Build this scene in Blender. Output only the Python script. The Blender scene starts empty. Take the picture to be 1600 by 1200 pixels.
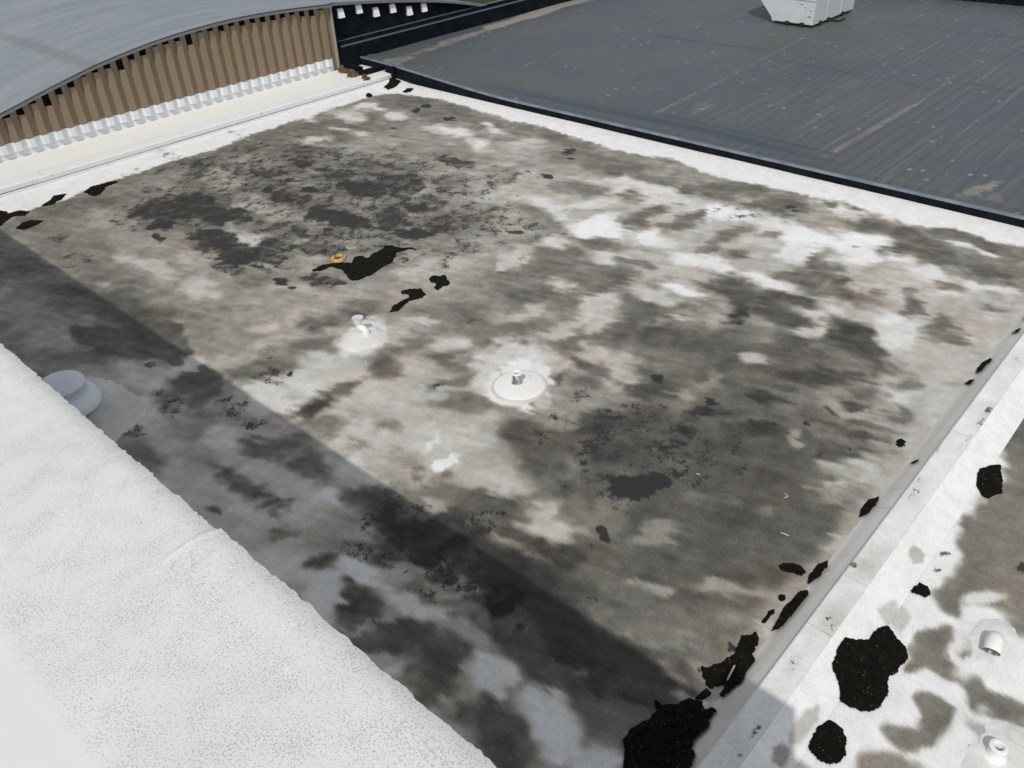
import bpy, math, random
import numpy as np
from mathutils import Vector, Matrix
# ---------------- camera, sky, sun ----------------
S = bpy.context.scene
C = S.collection
def R(a): return math.radians(a)
eu = Vector((0.67274774, -0.44529493, 0.59086623)); ev = Vector((-0.73891398, -0.363746, 0.56718161)); en = Vector((-0.03763787, -0.81816946, -0.57374395))
cam = bpy.data.cameras.new('camera'); co = bpy.data.objects.new('camera', cam); C.objects.link(co)
co.matrix_world = Matrix(((eu.x, -eu.y, -eu.z, 0), (ev.x, -ev.y, -ev.z, 0), (en.x, -en.y, -en.z, 6.0), (0, 0, 0, 1)))
cam.sensor_width = 36; cam.lens = 1291.083 / 1600 * 36; cam.clip_start = .05; cam.clip_end = 3000
S.camera = co
SUN_E = 50.0
W = bpy.data.worlds.new('World'); S.world = W; W.use_nodes = True
wn = W.node_tree.nodes; bg = wn['Background']
sky = wn.new('ShaderNodeTexSky'); sky.sky_type = 'NISHITA'; sky.sun_disc = False
sky.sun_elevation = R(SUN_E); sky.sun_rotation = math.atan2(-.8898, -.4564)
sky.air_density = 1.0; sky.dust_density = .6; sky.ozone_density = 1.0
hs = wn.new('ShaderNodeHueSaturation'); hs.inputs['Saturation'].default_value = .26   # thin high cloud whitens the blue
W.node_tree.links.new(sky.outputs[0], hs.inputs['Color']); W.node_tree.links.new(hs.outputs[0], bg.inputs[0]); bg.inputs[1].default_value = .15
sd = bpy.data.lights.new('sun', 'SUN'); sd.energy = 2.5; sd.angle = R(.53); sd.color = (1, .965, .91)
so = bpy.data.objects.new('sun', sd); C.objects.link(so)
dl = Vector((.8898 * math.cos(R(SUN_E)), .4564 * math.cos(R(SUN_E)), -math.sin(R(SUN_E))))
so.rotation_euler = dl.to_track_quat('-Z', 'Y').to_euler(); so.location = (-8, -5, 14)
S.view_settings.view_transform = 'Standard'; S.view_settings.look = 'None'
S.view_settings.exposure = 0.0; S.view_settings.gamma = 1.0

# ---------------- helpers ----------------
rnd = random.Random(7)
def tag(o, label=None, cat=None, group=None, kind=None):
    if label: o['label'] = label
    if cat: o['category'] = cat
    if group: o['group'] = group
    if kind: o['kind'] = kind
    return o
def thing(name, label, cat, loc=(0, 0, 0), group=None):
    o = bpy.data.objects.new(name, None); C.objects.link(o); o.location = loc; o.empty_display_size = .1
    return tag(o, label, cat, group)
class MB:
    def __init__(s): s.v = []; s.f = []; s.sm = []
    def add(s, vs, fs, smooth=False):
        n = len(s.v); s.v += [tuple(p) for p in vs]
        for f in fs: s.f.append(tuple(i + n for i in f)); s.sm.append(smooth)
        return s
    def box(s, a, b):
        (x0, y0, z0), (x1, y1, z1) = a, b
        return s.add([(x0, y0, z0), (x1, y0, z0), (x1, y1, z0), (x0, y1, z0), (x0, y0, z1), (x1, y0, z1), (x1, y1, z1), (x0, y1, z1)],
                     [(0, 3, 2, 1), (4, 5, 6, 7), (0, 1, 5, 4), (1, 2, 6, 5), (2, 3, 7, 6), (3, 0, 4, 7)])
    def extr(s, prof, axis, a, b, caps=True):   # closed profile of 2D points extruded along axis x or y
        n = len(prof)
        def P(p, t): return (t, p[0], p[1]) if axis == 'x' else (p[0], t, p[1])
        vs = [P(p, a) for p in prof] + [P(p, b) for p in prof]
        fs = [(i, (i + 1) % n, n + (i + 1) % n, n + i) for i in range(n)]
        if caps: fs += [tuple(range(n - 1, -1, -1)), tuple(range(n, 2 * n))]
        return s.add(vs, fs)
    def lathe(s, prof, c, n=32, M=None, smooth=True):  # prof (r,z), revolve about local z
        vs = []; fs = []
        M = M or Matrix.Identity(3)
        for r, z in prof:
            for k in range(n):
                a = 2 * math.pi * k / n; p = M @ Vector((r * math.cos(a), r * math.sin(a), z)); vs.append((p.x + c[0], p.y + c[1], p.z + c[2]))
        for i in range(len(prof) - 1):
            for k in range(n):
                fs.append((i * n + k, i * n + (k + 1) % n, (i + 1) * n + (k + 1) % n, (i + 1) * n + k))
        return s.add(vs, fs, smooth)
    def tube(s, pts, rads, n=20):
        vs = []; fs = []; pts = [Vector(p) for p in pts]
        for i, p in enumerate(pts):
            d = (pts[min(i + 1, len(pts) - 1)] - pts[max(i - 1, 0)]).normalized()
            a = d.orthogonal().normalized() if i == 0 else (a - a.dot(d) * d).normalized()
            b = d.cross(a)
            for k in range(n):
                t = 2 * math.pi * k / n; q = p + rads[i] * (math.cos(t) * a + math.sin(t) * b); vs.append(tuple(q))
        for i in range(len(pts) - 1):
            for k in range(n): fs.append((i * n + k, i * n + (k + 1) % n, (i + 1) * n + (k + 1) % n, (i + 1) * n + k))
        return s.add(vs, fs, True)
    def build(s, name, m, parent=None, off=(0, 0, 0), bevel=0):
        me = bpy.data.meshes.new(name)
        me.from_pydata([(x - off[0], y - off[1], z - off[2]) for x, y, z in s.v], [], s.f)
        for p, q in zip(me.polygons, s.sm): p.use_smooth = q
        me.update(); me.materials.append(m)
        o = bpy.data.objects.new(name, me); C.objects.link(o)
        if parent: o.parent = parent
        else: o.location = off
        if bevel:
            b = o.modifiers.new('bevel', 'BEVEL'); b.width = bevel; b.segments = 2; b.limit_method = 'ANGLE'
        return o
def put(mb, name, m, root, bevel=0): return mb.build(name, m, root, tuple(root.location), bevel)
def grid_obj(name, X, Y, Z, m, parent=None, attrs=None, smooth=True, mask=None):
    ny, nx = X.shape
    me = bpy.data.meshes.new(name)
    V = np.stack([X, Y, Z], -1).reshape(-1, 3).astype(np.float32)
    idx = np.arange(nx * ny).reshape(ny, nx)
    F = np.stack([idx[:-1, :-1], idx[:-1, 1:], idx[1:, 1:], idx[1:, :-1]], -1).reshape(-1, 4)
    if mask is not None:
        F = F[mask.reshape(-1)]; uq, inv = np.unique(F, return_inverse=True); F = inv.reshape(-1, 4); V = V[uq]
    me.vertices.add(len(V)); me.vertices.foreach_set('co', V.ravel())
    me.loops.add(F.size); me.loops.foreach_set('vertex_index', F.ravel().astype(np.int32))
    me.polygons.add(len(F)); me.polygons.foreach_set('loop_start', (np.arange(len(F)) * 4).astype(np.int32))
    try: me.polygons.foreach_set('loop_total', np.full(len(F), 4, np.int32))
    except Exception: pass
    me.polygons.foreach_set('use_smooth', np.full(len(F), smooth))
    me.update(calc_edges=True); me.validate()
    for k, a in (attrs or {}).items():
        at = me.attributes.new(k, 'FLOAT', 'POINT'); at.data.foreach_set('value', a.ravel().astype(np.float32))
    me.materials.append(m)
    o = bpy.data.objects.new(name, me); C.objects.link(o)
    if parent: o.parent = parent
    return o
def vnoise(X, Y, cell, seed):
    g = np.random.RandomState(seed).rand(257, 257)
    x = X / cell + 1000.3; y = Y / cell + 1000.7
    xi = np.floor(x).astype(int); yi = np.floor(y).astype(int); fx = x - xi; fy = y - yi
    fx = fx * fx * (3 - 2 * fx); fy = fy * fy * (3 - 2 * fy)
    a = g[yi % 256, xi % 256]; b = g[yi % 256, (xi + 1) % 256]; c = g[(yi + 1) % 256, xi % 256]; d = g[(yi + 1) % 256, (xi + 1) % 256]
    return (a * (1 - fx) + b * fx) * (1 - fy) + (c * (1 - fx) + d * fx) * fy - .5
def sdf_poly(X, Y, P):
    P = np.array(P).reshape(-1, 2); d = np.full(X.shape, 1e9); ins = np.zeros(X.shape, bool); n = len(P)
    for i in range(n):
        a = P[i]; b = P[(i + 1) % n]; e = b - a
        wx = X - a[0]; wy = Y - a[1]; t = np.clip((wx * e[0] + wy * e[1]) / (e @ e + 1e-12), 0, 1)
        d = np.minimum(d, (wx - t * e[0]) ** 2 + (wy - t * e[1]) ** 2)
        c = ((a[1] > Y) != (b[1] > Y)) & (X < (b[0] - a[0]) * (Y - a[1]) / ((b[1] - a[1]) if abs(b[1] - a[1]) > 1e-12 else 1e-12) + a[0])
        ins ^= c
    return np.where(ins, -1, 1) * np.sqrt(d)
def sstep(a, b, x):
    t = np.clip((x - a) / (b - a), 0, 1); return t * t * (3 - 2 * t)
def paint(X, Y, base, ells, polys=(), mode='T', fk=1.0):
    """lay stains (given in roof metres) one over the other"""
    T = base.copy()
    wx = X + .24 * vnoise(X, Y, .70, 1) + .11 * vnoise(X, Y, .27, 2) + .06 * vnoise(X, Y, .11, 5); wy = Y + .28 * vnoise(X, Y, .70, 3) + .13 * vnoise(X, Y, .27, 4) + .07 * vnoise(X, Y, .11, 6)
    sa = X * .966 + Y * .259; sb = Y * .966 - X * .259      # grime was brushed out by run-off along one direction
    fe = fk * (.15 * vnoise(sa, sb * .16, .075, 7) + .11 * vnoise(sa, sb * .2, .035, 8)); wy = wy + fe; wx = wx + .25 * fe
    x0, y0 = X[0, 0], Y[0, 0]; dx = X[0, 1] - X[0, 0]; dy = Y[1, 0] - Y[0, 0]
    def sub(cx, cy, rx, ry):
        i0 = max(0, int((cx - rx - x0) / dx)); i1 = min(X.shape[1], int((cx + rx - x0) / dx) + 2)
        j0 = max(0, int((cy - ry - y0) / dy)); j1 = min(X.shape[0], int((cy + ry - y0) / dy) + 2)
        return (slice(j0, j1), slice(i0, i1)) if i1 > i0 and j1 > j0 else None
    for tone, soft, cx, cy, ax, ay, bx, by in ells:
        k = 1 + soft + .6; s = sub(cx, cy, k * math.hypot(ax, bx) + .3, k * math.hypot(ay, by) + .3)
        if s is None: continue
        px = wx[s] - cx; py = wy[s] - cy; D = ax * by - ay * bx
        p = (px * by - py * bx) / D; q = (ax * py - ay * px) / D
        r = np.sqrt(p * p + q * q)
        q_ = min(1.0, soft * 3); r = r + q_ * (.75 * vnoise(X[s], Y[s], .42, int(cx * 37 + cy * 91) % 999) + .45 * vnoise(X[s], Y[s], .16, int(cx * 7 + cy * 31) % 999) + .25 * vnoise(X[s], Y[s], .07, int(cx * 17 + cy * 13) % 999))
        a = 1 - sstep(1 - soft, 1 + soft, r)
        if mode == 'T': T[s] = T[s] * (1 - a) + tone * a
        else: T[s] = np.maximum(T[s], tone * a)
    for tone, soft, P in polys:
        P2 = np.array(P).reshape(-1, 2); c = (P2.min(0) + P2.max(0)) / 2; r = (P2.max(0) - P2.min(0)) / 2 + .4
        s = sub(c[0], c[1], r[0], r[1])
        if s is None: continue
        d = sdf_poly(wx[s] * .35 + X[s] * .65, wy[s] * .35 + Y[s] * .65, P)
        a = 1 - sstep(-soft, soft, d + soft * 1.5 * vnoise(X[s], Y[s], .09, 91))
        T[s] = T[s] * (1 - a) + tone * a
    return T

# ---------------- stain maps, all in roof metres (x, y) ----------------
# ellipses: tone, softness, centre x y, first axis x y, second axis x y
ELL = [(140,0.5,5.821,11.509,1.795,-4.949,-3.179,-4.212),
(118,0.5,7.289,14.933,4.055,-0.759,-1.697,-3.501),
(100,0.4,5.898,3.281,0.118,-2.527,-2.098,-0.62),
(105,0.5,3.67,3.977,-0.019,-2.094,-1.119,-0.296),
(175,0.5,11.07,4.477,-0.325,-3.374,-1.585,-0.507),
(178,0.5,9.877,2.307,-0.953,-1.412,-1.592,-0.032),
(165,0.5,10.89,8.67,-0.169,-2.336,-1.389,-0.812),
(150,0.6,6.078,6.992,0.894,-2.214,-1.512,-1.286),
(168,0.5,4.697,6.68,0.416,-2.085,-0.769,-0.577),
(112,0.5,8.48,5.59,0.077,-2.504,-1.082,-0.5),
(165,0.5,10.509,7.016,-0.137,-2.256,-1.458,-0.719),
(181.44,0.4,2.655,6.097,-0.114,-2.981,-0.75,-0.266),
(110.16,0.5,3.283,13.337,0.3,-2.341,-0.87,-1.308),
(72.9,0.4,3.849,3.409,-0.089,-2.155,-0.587,-0.113),
(162.0,0.5,2.576,4.018,-0.076,-1.983,-0.521,-0.084),
(112,0.6,4.175,16.518,0.919,-0.142,-0.24,-0.812),
(140,0.6,5.335,15.475,0.228,-0.671,-0.264,-0.477),
(105,0.6,5.25,16.577,0.425,-0.063,-0.177,-0.51),
(92,0.6,6.215,16.36,0.541,-0.081,-0.172,-0.432),
(112,0.6,4.287,15.044,0.143,-0.904,-0.267,-0.446),
(120,0.6,4.278,13.476,0.141,-0.54,-0.184,-0.303),
(145,0.6,5.251,14.011,0.415,-0.351,-0.185,-0.394),
(175,0.6,4.886,13.075,0.097,-0.395,-0.132,-0.198),
(165,0.6,4.117,12.962,0.157,-0.283,-0.095,-0.184),
(160,0.6,4.863,12.548,0.114,-0.303,-0.094,-0.148),
(178,0.6,4.975,11.449,0.09,-0.351,-0.187,-0.247),
(150,0.6,5.382,12.347,0.104,-0.774,-0.28,-0.347),
(118,0.6,4.22,11.991,0.133,-0.482,-0.142,-0.212),
(118,0.6,4.232,11.27,0.274,-0.673,-0.16,-0.248),
(128,0.6,6.964,16.349,0.789,-0.115,-0.193,-0.444),
(160,0.6,7.593,15.08,0.092,-0.317,-0.2,-0.286),
(150,0.6,7.321,13.848,0.171,-0.225,-0.262,-0.409),
(150,0.6,6.475,12.429,0.14,-0.181,-0.147,-0.228),
(132.84,0.6,3.942,15.703,0.269,0.02,-0.06,-0.225),
(119.88,0.6,3.842,14.315,0.045,-1.105,-0.312,-0.426),
(90.72,0.6,3.493,14.76,0.244,-0.445,-0.131,-0.308),
(93.96,0.6,3.21,13.1,0.302,-0.731,-0.243,-0.488),
(90.72,0.6,3.725,12.293,0.1,-0.861,-0.167,-0.22),
(158.76,0.6,2.929,13.618,0.098,-0.46,-0.152,-0.27),
(142.56,0.6,2.954,12.752,0.437,-0.244,-0.164,-0.503),
(129.6,0.6,3.073,13.457,0.294,-0.254,-0.081,-0.229),
(149.04,0.6,2.92,11.907,0.493,-0.284,-0.112,-0.327),
(90.72,0.6,4.023,12.37,0.026,-0.698,-0.318,-0.367),
(97.2,0.6,3.943,11.514,0.132,-0.687,-0.221,-0.297),
(87.48,0.12,3.436,10.897,0.275,-0.882,-0.192,-0.288),
(90.72,0.12,3.83,10.776,0.046,-0.948,-0.287,-0.293),
(90.72,0.15,3.793,9.924,-0.005,-0.437,-0.24,-0.196),
(97.2,0.12,3.521,8.896,0.172,-0.52,-0.323,-0.4),
(97.2,0.15,3.768,9.21,0.088,-0.408,-0.192,-0.213),
(93.96,0.15,3.423,8.576,0.117,-0.254,-0.164,-0.222),
(181.44,0.4,3.719,9.678,0.327,0.027,-0.034,-0.119),
(153.9,0.6,2.865,10.481,0.269,-0.444,-0.09,-0.174),
(181.44,0.6,3.161,9.797,0.08,-0.341,-0.149,-0.188),
(191.16,0.6,3.154,9.495,0.109,-0.134,-0.073,-0.139),
(207.36,0.3,2.693,9.394,0.137,-0.533,-0.214,-0.276),
(174.96,0.6,2.709,10.272,0.115,-0.463,-0.169,-0.236),
(137.7,0.6,3.118,8.877,0.094,-0.381,-0.197,-0.228),
(113.4,0.6,2.508,8.799,0.145,-0.3,-0.092,-0.145),
(158.76,0.6,3.106,8.34,0.127,-0.362,-0.132,-0.163),
(191.16,0.6,3.185,7.981,0.064,-0.255,-0.135,-0.141),
(121.5,0.6,2.455,8.481,0.0,-0.362,-0.155,-0.1),
(115,0.6,9.464,16.676,1.467,0.137,-0.305,-0.595),
(110,0.6,11.06,16.757,0.704,-0.28,-0.412,-0.624),
(118,0.6,11.893,15.999,0.105,-0.576,-0.405,-0.447),
(102,0.6,10.967,15.9,0.076,-0.371,-0.185,-0.215),
(205,0.6,11.322,17.434,0.023,-0.533,-0.161,-0.188),
(195,0.6,12.005,16.686,0.079,-0.449,-0.209,-0.237),
(200,0.6,12.608,16.942,0.343,-0.131,-0.161,-0.221),
(205,0.6,12.89,16.54,0.117,-0.167,-0.174,-0.207),
(195,0.6,12.694,15.713,0.055,-0.339,-0.216,-0.223),
(188,0.6,11.386,15.318,0.176,-0.244,-0.109,-0.134),
(185,0.6,10.448,15.867,0.299,-0.125,-0.125,-0.19),
(180,0.6,11.282,15.948,0.046,-0.235,-0.092,-0.105),
(150,0.6,10.842,14.43,0.726,-0.587,-0.39,-0.502),
(153,0.6,8.231,15.389,0.729,-0.326,-0.284,-0.509),
(172,0.6,7.606,14.924,0.238,-0.317,-0.141,-0.229),
(165,0.6,7.466,13.91,0.121,-0.404,-0.236,-0.317),
(168,0.6,7.392,12.553,0.173,-0.345,-0.217,-0.289),
(162,0.6,7.385,13.149,0.148,-0.194,-0.172,-0.255),
(165,0.6,6.475,12.429,0.098,-0.29,-0.138,-0.183),
(155,0.6,6.504,13.035,0.126,-0.163,-0.095,-0.152),
(130,0.6,8.655,14.522,0.302,-0.405,-0.264,-0.381),
(142,0.6,9.694,14.184,0.255,-0.208,-0.171,-0.236),
(140,0.6,9.125,14.187,0.181,-0.244,-0.138,-0.188),
(140,0.6,8.573,13.913,0.136,-0.498,-0.135,-0.165),
(145,0.6,8.365,12.85,0.291,-0.608,-0.124,-0.155),
(145,0.6,8.76,11.953,0.24,-0.122,-0.157,-0.22),
(150,0.6,9.97,11.775,0.208,-0.277,-0.196,-0.214),
(145,0.6,9.327,11.516,0.129,-0.17,-0.129,-0.145),
(165,0.6,10.816,12.36,0.273,-0.132,-0.204,-0.247),
(150,0.6,7.821,10.898,0.258,-0.334,-0.25,-0.306),
(150,0.6,7.488,11.867,0.142,-0.184,-0.104,-0.14),
(110,0.6,13.697,16.318,-0.029,-1.373,-0.48,-0.46),
(104,0.6,13.324,15.037,-0.008,-0.659,-0.359,-0.325),
(110,0.6,13.932,15.512,-0.173,-1.609,-0.43,-0.374),
(106,0.6,13.537,13.896,-0.164,-1.101,-0.396,-0.31),
(110,0.6,13.625,11.303,-0.221,-1.015,-0.327,-0.203),
(115,0.6,13.512,12.366,0.244,-0.112,-0.192,-0.193),
(110,0.6,13.129,9.84,-0.007,-1.026,-0.376,-0.234),
(106,0.6,13.16,9.344,0.074,-0.411,-0.295,-0.189),
(208,0.6,12.636,13.772,0.006,-0.649,-0.244,-0.212),
(208,0.6,12.446,12.577,-0.066,-0.565,-0.231,-0.174),
(198,0.6,13.238,12.746,0.126,-0.322,-0.205,-0.181),
(205,0.6,13.435,13.434,0.034,-0.219,-0.104,-0.089),
(182,0.6,12.959,11.871,0.297,-0.242,-0.149,-0.141),
(190,0.6,12.633,15.585,0.056,-0.336,-0.171,-0.176),
(178,0.6,12.577,14.24,0.004,-0.41,-0.164,-0.148),
(150,0.6,12.586,11.536,0.401,-0.547,-0.365,-0.327),
(138,0.6,11.542,13.644,0.523,-0.718,-0.422,-0.465),
(150,0.6,12.273,10.393,0.197,-0.461,-0.278,-0.219),
(150,0.6,10.855,12.307,0.301,-0.248,-0.243,-0.275),
(150,0.6,10.949,11.3,0.191,-0.256,-0.245,-0.241),
(208,0.6,12.209,9.332,0.127,-0.289,-0.1,-0.072),
(200,0.6,10.825,9.6,0.155,-0.335,-0.204,-0.165),
(190,0.6,11.388,9.298,0.126,-0.167,-0.12,-0.098),
(200,0.6,10.558,8.989,0.22,-0.187,-0.209,-0.189),
(198,0.6,11.26,8.78,0.509,-0.332,-0.137,-0.121),
(215,0.6,12.379,8.698,0.066,-0.319,-0.335,-0.211),
(105,0.6,11.8,9.205,0.308,-0.41,-0.249,-0.196),
(108,0.6,11.913,8.287,0.141,-0.186,-0.213,-0.154),
(225,0.6,10.627,8.001,0.403,-0.346,-0.355,-0.293),
(215,0.6,10.467,7.473,0.033,-0.36,-0.211,-0.122),
(110,0.6,11.19,7.596,0.317,0.095,-0.157,-0.292),
(120,0.6,10.225,8.855,-0.165,-0.621,-0.32,-0.162),
(110,0.6,10.107,7.535,0.238,-0.479,-0.198,-0.14),
(92,0.6,9.383,7.694,0.142,-0.475,-0.187,-0.13),
(192,0.6,9.669,8.1,0.146,-0.292,-0.169,-0.13),
(170,0.6,9.017,8.164,0.299,-0.062,-0.212,-0.258),
(198,0.6,9.766,7.019,0.075,-0.256,-0.166,-0.104),
(148,0.6,9.229,9.076,0.631,-0.109,-0.303,-0.387),
(160,0.6,8.17,8.969,0.467,-0.166,-0.209,-0.27),
(178,0.5,12.29,7.912,0.167,-1.261,-0.776,-0.44),
(110,0.6,13.057,9.785,0.112,-1.102,-0.372,-0.242),
(110,0.6,13.013,8.257,0.17,-0.393,-0.173,-0.108),
(160,0.6,14.027,9.895,-0.018,-0.49,-0.163,-0.097),
(125,0.6,13.796,8.783,0.094,-0.127,-0.134,-0.09),
(120,0.6,13.968,9.811,-0.009,-0.243,-0.121,-0.072),
(120,0.6,13.948,9.433,-0.05,-0.26,-0.095,-0.051),
(200,0.6,12.576,8.841,0.146,-0.196,-0.166,-0.121),
(205,0.6,12.495,8.412,0.144,-0.191,-0.117,-0.082),
(205,0.6,12.65,7.943,0.144,-0.327,-0.165,-0.102),
(195,0.6,12.29,7.912,0.26,-0.866,-0.257,-0.155),
(108,0.6,13.068,7.583,0.24,-0.083,-0.15,-0.116),
(106,0.6,13.182,7.108,0.278,-0.236,-0.323,-0.206),
(108,0.6,13.7,6.807,0.137,-0.319,-0.246,-0.127),
(100,0.6,13.265,5.782,0.165,-0.369,-0.453,-0.213),
(98,0.6,13.223,6.191,0.134,-0.302,-0.262,-0.13),
(88,0.6,13.154,5.756,0.099,-0.13,-0.176,-0.09),
(228,0.6,12.434,6.472,0.147,-0.476,-0.401,-0.205),
(100,0.6,11.865,7.623,0.222,-0.189,-0.172,-0.126),
(105,0.6,11.588,7.638,0.107,-0.231,-0.117,-0.075),
(115,0.6,11.996,8.239,0.206,-0.174,-0.179,-0.137),
(105,0.6,11.152,7.535,0.287,0.049,-0.108,-0.152),
(106,0.6,11.584,6.971,0.507,-0.007,-0.12,-0.127),
(108,0.6,11.978,6.9,0.218,-0.004,-0.126,-0.128),
(104,0.6,11.353,6.949,0.078,-0.235,-0.101,-0.058),
(108,0.6,11.792,9.084,0.164,-0.365,-0.221,-0.161),
(225,0.6,10.644,7.979,0.234,-0.305,-0.262,-0.2),
(220,0.6,10.74,7.017,0.027,-0.322,-0.267,-0.143),
(218,0.6,10.522,5.869,0.076,-0.378,-0.222,-0.111),
(208,0.6,12.376,5.618,0.116,-0.518,-0.238,-0.106),
(218,0.6,12.352,5.032,0.008,-0.321,-0.349,-0.129),
(215,0.6,11.741,4.948,0.29,-0.177,-0.244,-0.148),
(222,0.6,9.62,5.781,-0.036,-0.229,-0.125,-0.048),
(220,0.6,9.58,5.394,0.023,-0.17,-0.122,-0.057),
(218,0.6,10.565,4.869,0.082,-0.396,-0.166,-0.071),
(218,0.6,10.5,5.458,0.04,-0.141,-0.121,-0.059),
(112,0.6,11.719,6.056,0.326,-0.13,-0.219,-0.162),
(110,0.6,11.22,6.001,0.22,-0.131,-0.12,-0.085),
(108,0.6,10.949,6.014,0.109,-0.14,-0.1,-0.061),
(113,0.6,11.062,5.588,0.137,-0.12,-0.145,-0.091),
(130,0.6,12.078,5.489,0.087,-0.184,-0.113,-0.055),
(168,0.6,10.124,5.85,0.105,-0.357,-0.282,-0.149),
(180,0.6,9.595,6.524,0.089,-0.293,-0.182,-0.109),
(110,0.6,10.156,7.472,0.149,-0.537,-0.177,-0.114),
(92,0.6,9.419,7.01,0.13,-0.427,-0.273,-0.176),
(80,0.6,9.318,6.534,0.105,-0.134,-0.168,-0.123),
(105,0.6,8.965,6.816,0.116,-0.364,-0.256,-0.167),
(188,0.6,9.766,7.019,0.141,-0.18,-0.136,-0.101),
(108,0.6,9.893,6.674,0.045,-0.208,-0.071,-0.041),
(98,0.6,9.001,5.815,0.133,-0.405,-0.205,-0.117),
(195,0.6,8.495,6.452,0.292,-0.079,-0.122,-0.135),
(92,0.6,9.911,4.899,0.05,-0.402,-0.266,-0.112),
(80,0.6,10.097,4.361,0.04,-0.341,-0.154,-0.059),
(62,0.6,9.724,4.461,0.097,-0.122,-0.121,-0.066),
(108,0.6,11.117,4.501,0.249,-0.317,-0.239,-0.119),
(105,0.6,11.633,4.361,0.119,-0.152,-0.302,-0.142),
(112,0.6,10.843,4.112,0.143,-0.18,-0.272,-0.131),
(205,0.5,13.828,4.814,0.096,-0.519,-0.333,-0.121),
(150,0.6,13.095,5.108,0.085,-0.411,-0.188,-0.074),
(108,0.6,13.909,5.227,0.043,-0.098,-0.101,-0.043),
(110,0.6,14.04,4.764,-0.086,-0.275,-0.101,-0.027),
(100,0.6,13.44,4.234,-0.009,-0.42,-0.314,-0.095),
(82,0.6,13.404,3.771,0.139,-0.179,-0.267,-0.103),
(88,0.6,12.77,3.626,0.151,-0.316,-0.225,-0.08),
(84,0.6,12.976,3.088,0.074,-0.33,-0.284,-0.08),
(92,0.6,13.309,3.404,0.077,-0.366,-0.298,-0.088),
(98,0.6,13.894,3.236,0.041,-0.428,-0.22,-0.058),
(98,0.6,13.775,2.707,0.032,-0.317,-0.182,-0.043),
(98,0.6,13.095,2.493,0.134,-0.412,-0.279,-0.072),
(96,0.6,12.864,2.196,0.225,-0.287,-0.236,-0.071),
(108,0.6,13.564,2.155,0.087,-0.111,-0.338,-0.097),
(228,0.6,12.871,4.262,0.048,-0.37,-0.237,-0.08),
(225,0.6,12.384,4.992,0.128,-0.271,-0.201,-0.09),
(225,0.6,12.422,4.356,0.135,-0.283,-0.28,-0.114),
(125,0.6,12.425,4.239,0.068,-0.088,-0.066,-0.029),
(218,0.6,12.211,3.978,0.154,-0.315,-0.242,-0.094),
(212,0.6,12.475,3.461,0.053,-0.221,-0.121,-0.038),
(208,0.6,12.226,3.007,0.055,-0.346,-0.21,-0.057),
(212,0.6,13.538,2.918,0.02,-0.182,-0.084,-0.021),
(208,0.6,13.559,2.521,0.015,-0.133,-0.059,-0.013),
(218,0.6,10.544,4.57,0.051,-0.176,-0.186,-0.08),
(208,0.6,11.51,4.967,0.182,-0.234,-0.153,-0.079),
(205,0.6,12.318,2.247,0.137,-0.39,-0.127,-0.032),
(195,0.6,12.396,1.842,-0.024,-0.126,-0.126,-0.018),
(208,0.6,11.795,2.448,0.114,-0.223,-0.12,-0.036),
(112,0.6,11.71,4.529,0.075,-0.096,-0.179,-0.086),
(106,0.6,11.612,4.3,0.015,-0.268,-0.209,-0.071),
(110,0.6,11.0,4.65,0.191,-0.243,-0.142,-0.073),
(104,0.6,11.121,4.246,0.278,-0.246,-0.183,-0.097),
(90,0.6,11.264,3.9,0.072,-0.091,-0.165,-0.075),
(110,0.6,10.945,3.671,0.034,-0.401,-0.235,-0.074),
(118,0.6,10.85,3.869,0.113,-0.142,-0.112,-0.052),
(118,0.6,11.303,3.374,0.06,-0.116,-0.095,-0.035),
(172,0.6,11.841,3.332,0.083,-0.319,-0.407,-0.129),
(108,0.6,11.158,2.881,0.33,-0.038,-0.143,-0.119),
(118,0.6,12.055,2.581,0.052,-0.202,-0.126,-0.033),
(112,0.6,11.793,1.832,0.106,-0.133,-0.091,-0.027),
(165,0.6,11.256,2.328,0.2,-0.25,-0.35,-0.12),
(112,0.6,10.909,2.418,-0.016,-0.165,-0.198,-0.039),
(108,0.6,10.683,2.172,0.103,-0.128,-0.182,-0.063),
(218,0.6,10.528,3.031,0.066,-0.214,-0.216,-0.07),
(218,0.6,10.216,2.624,0.031,-0.253,-0.246,-0.064),
(205,0.6,10.403,3.829,0.05,-0.165,-0.133,-0.051),
(205,0.6,9.923,3.787,0.221,-0.197,-0.231,-0.126),
(182,0.6,10.756,1.954,0.192,-0.238,-0.162,-0.053),
(80,0.6,9.837,3.288,-0.01,-0.278,-0.244,-0.065),
(76,0.6,9.63,2.912,-0.008,-0.304,-0.233,-0.057),
(88,0.6,10.279,4.206,0.073,-0.326,-0.134,-0.052),
(82,0.6,9.838,4.103,0.043,-0.329,-0.169,-0.062),
(92,0.6,9.249,3.57,0.131,-0.38,-0.303,-0.119),
(108,0.6,9.493,2.603,0.15,-0.185,-0.177,-0.073),
(175,0.6,10.051,2.21,0.185,-0.333,-0.307,-0.098),
(150,0.6,7.618,10.951,0.257,-0.332,-0.244,-0.305),
(178,0.6,7.509,10.989,0.103,-0.132,-0.08,-0.102),
(148,0.6,6.666,10.799,0.331,-0.041,-0.111,-0.209),
(155,0.6,6.036,10.359,0.156,-0.286,-0.066,-0.085),
(150,0.6,6.283,9.473,0.412,-0.242,-0.171,-0.257),
(138,0.6,5.76,9.972,0.185,-0.233,-0.149,-0.209),
(150,0.6,6.676,9.382,0.22,-0.192,-0.128,-0.168),
(172,0.6,7.315,9.25,0.189,-0.164,-0.139,-0.17),
(165,0.6,8.009,9.175,0.194,-0.248,-0.239,-0.251),
(188,0.6,8.46,8.145,0.078,-0.1,-0.081,-0.075),
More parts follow.
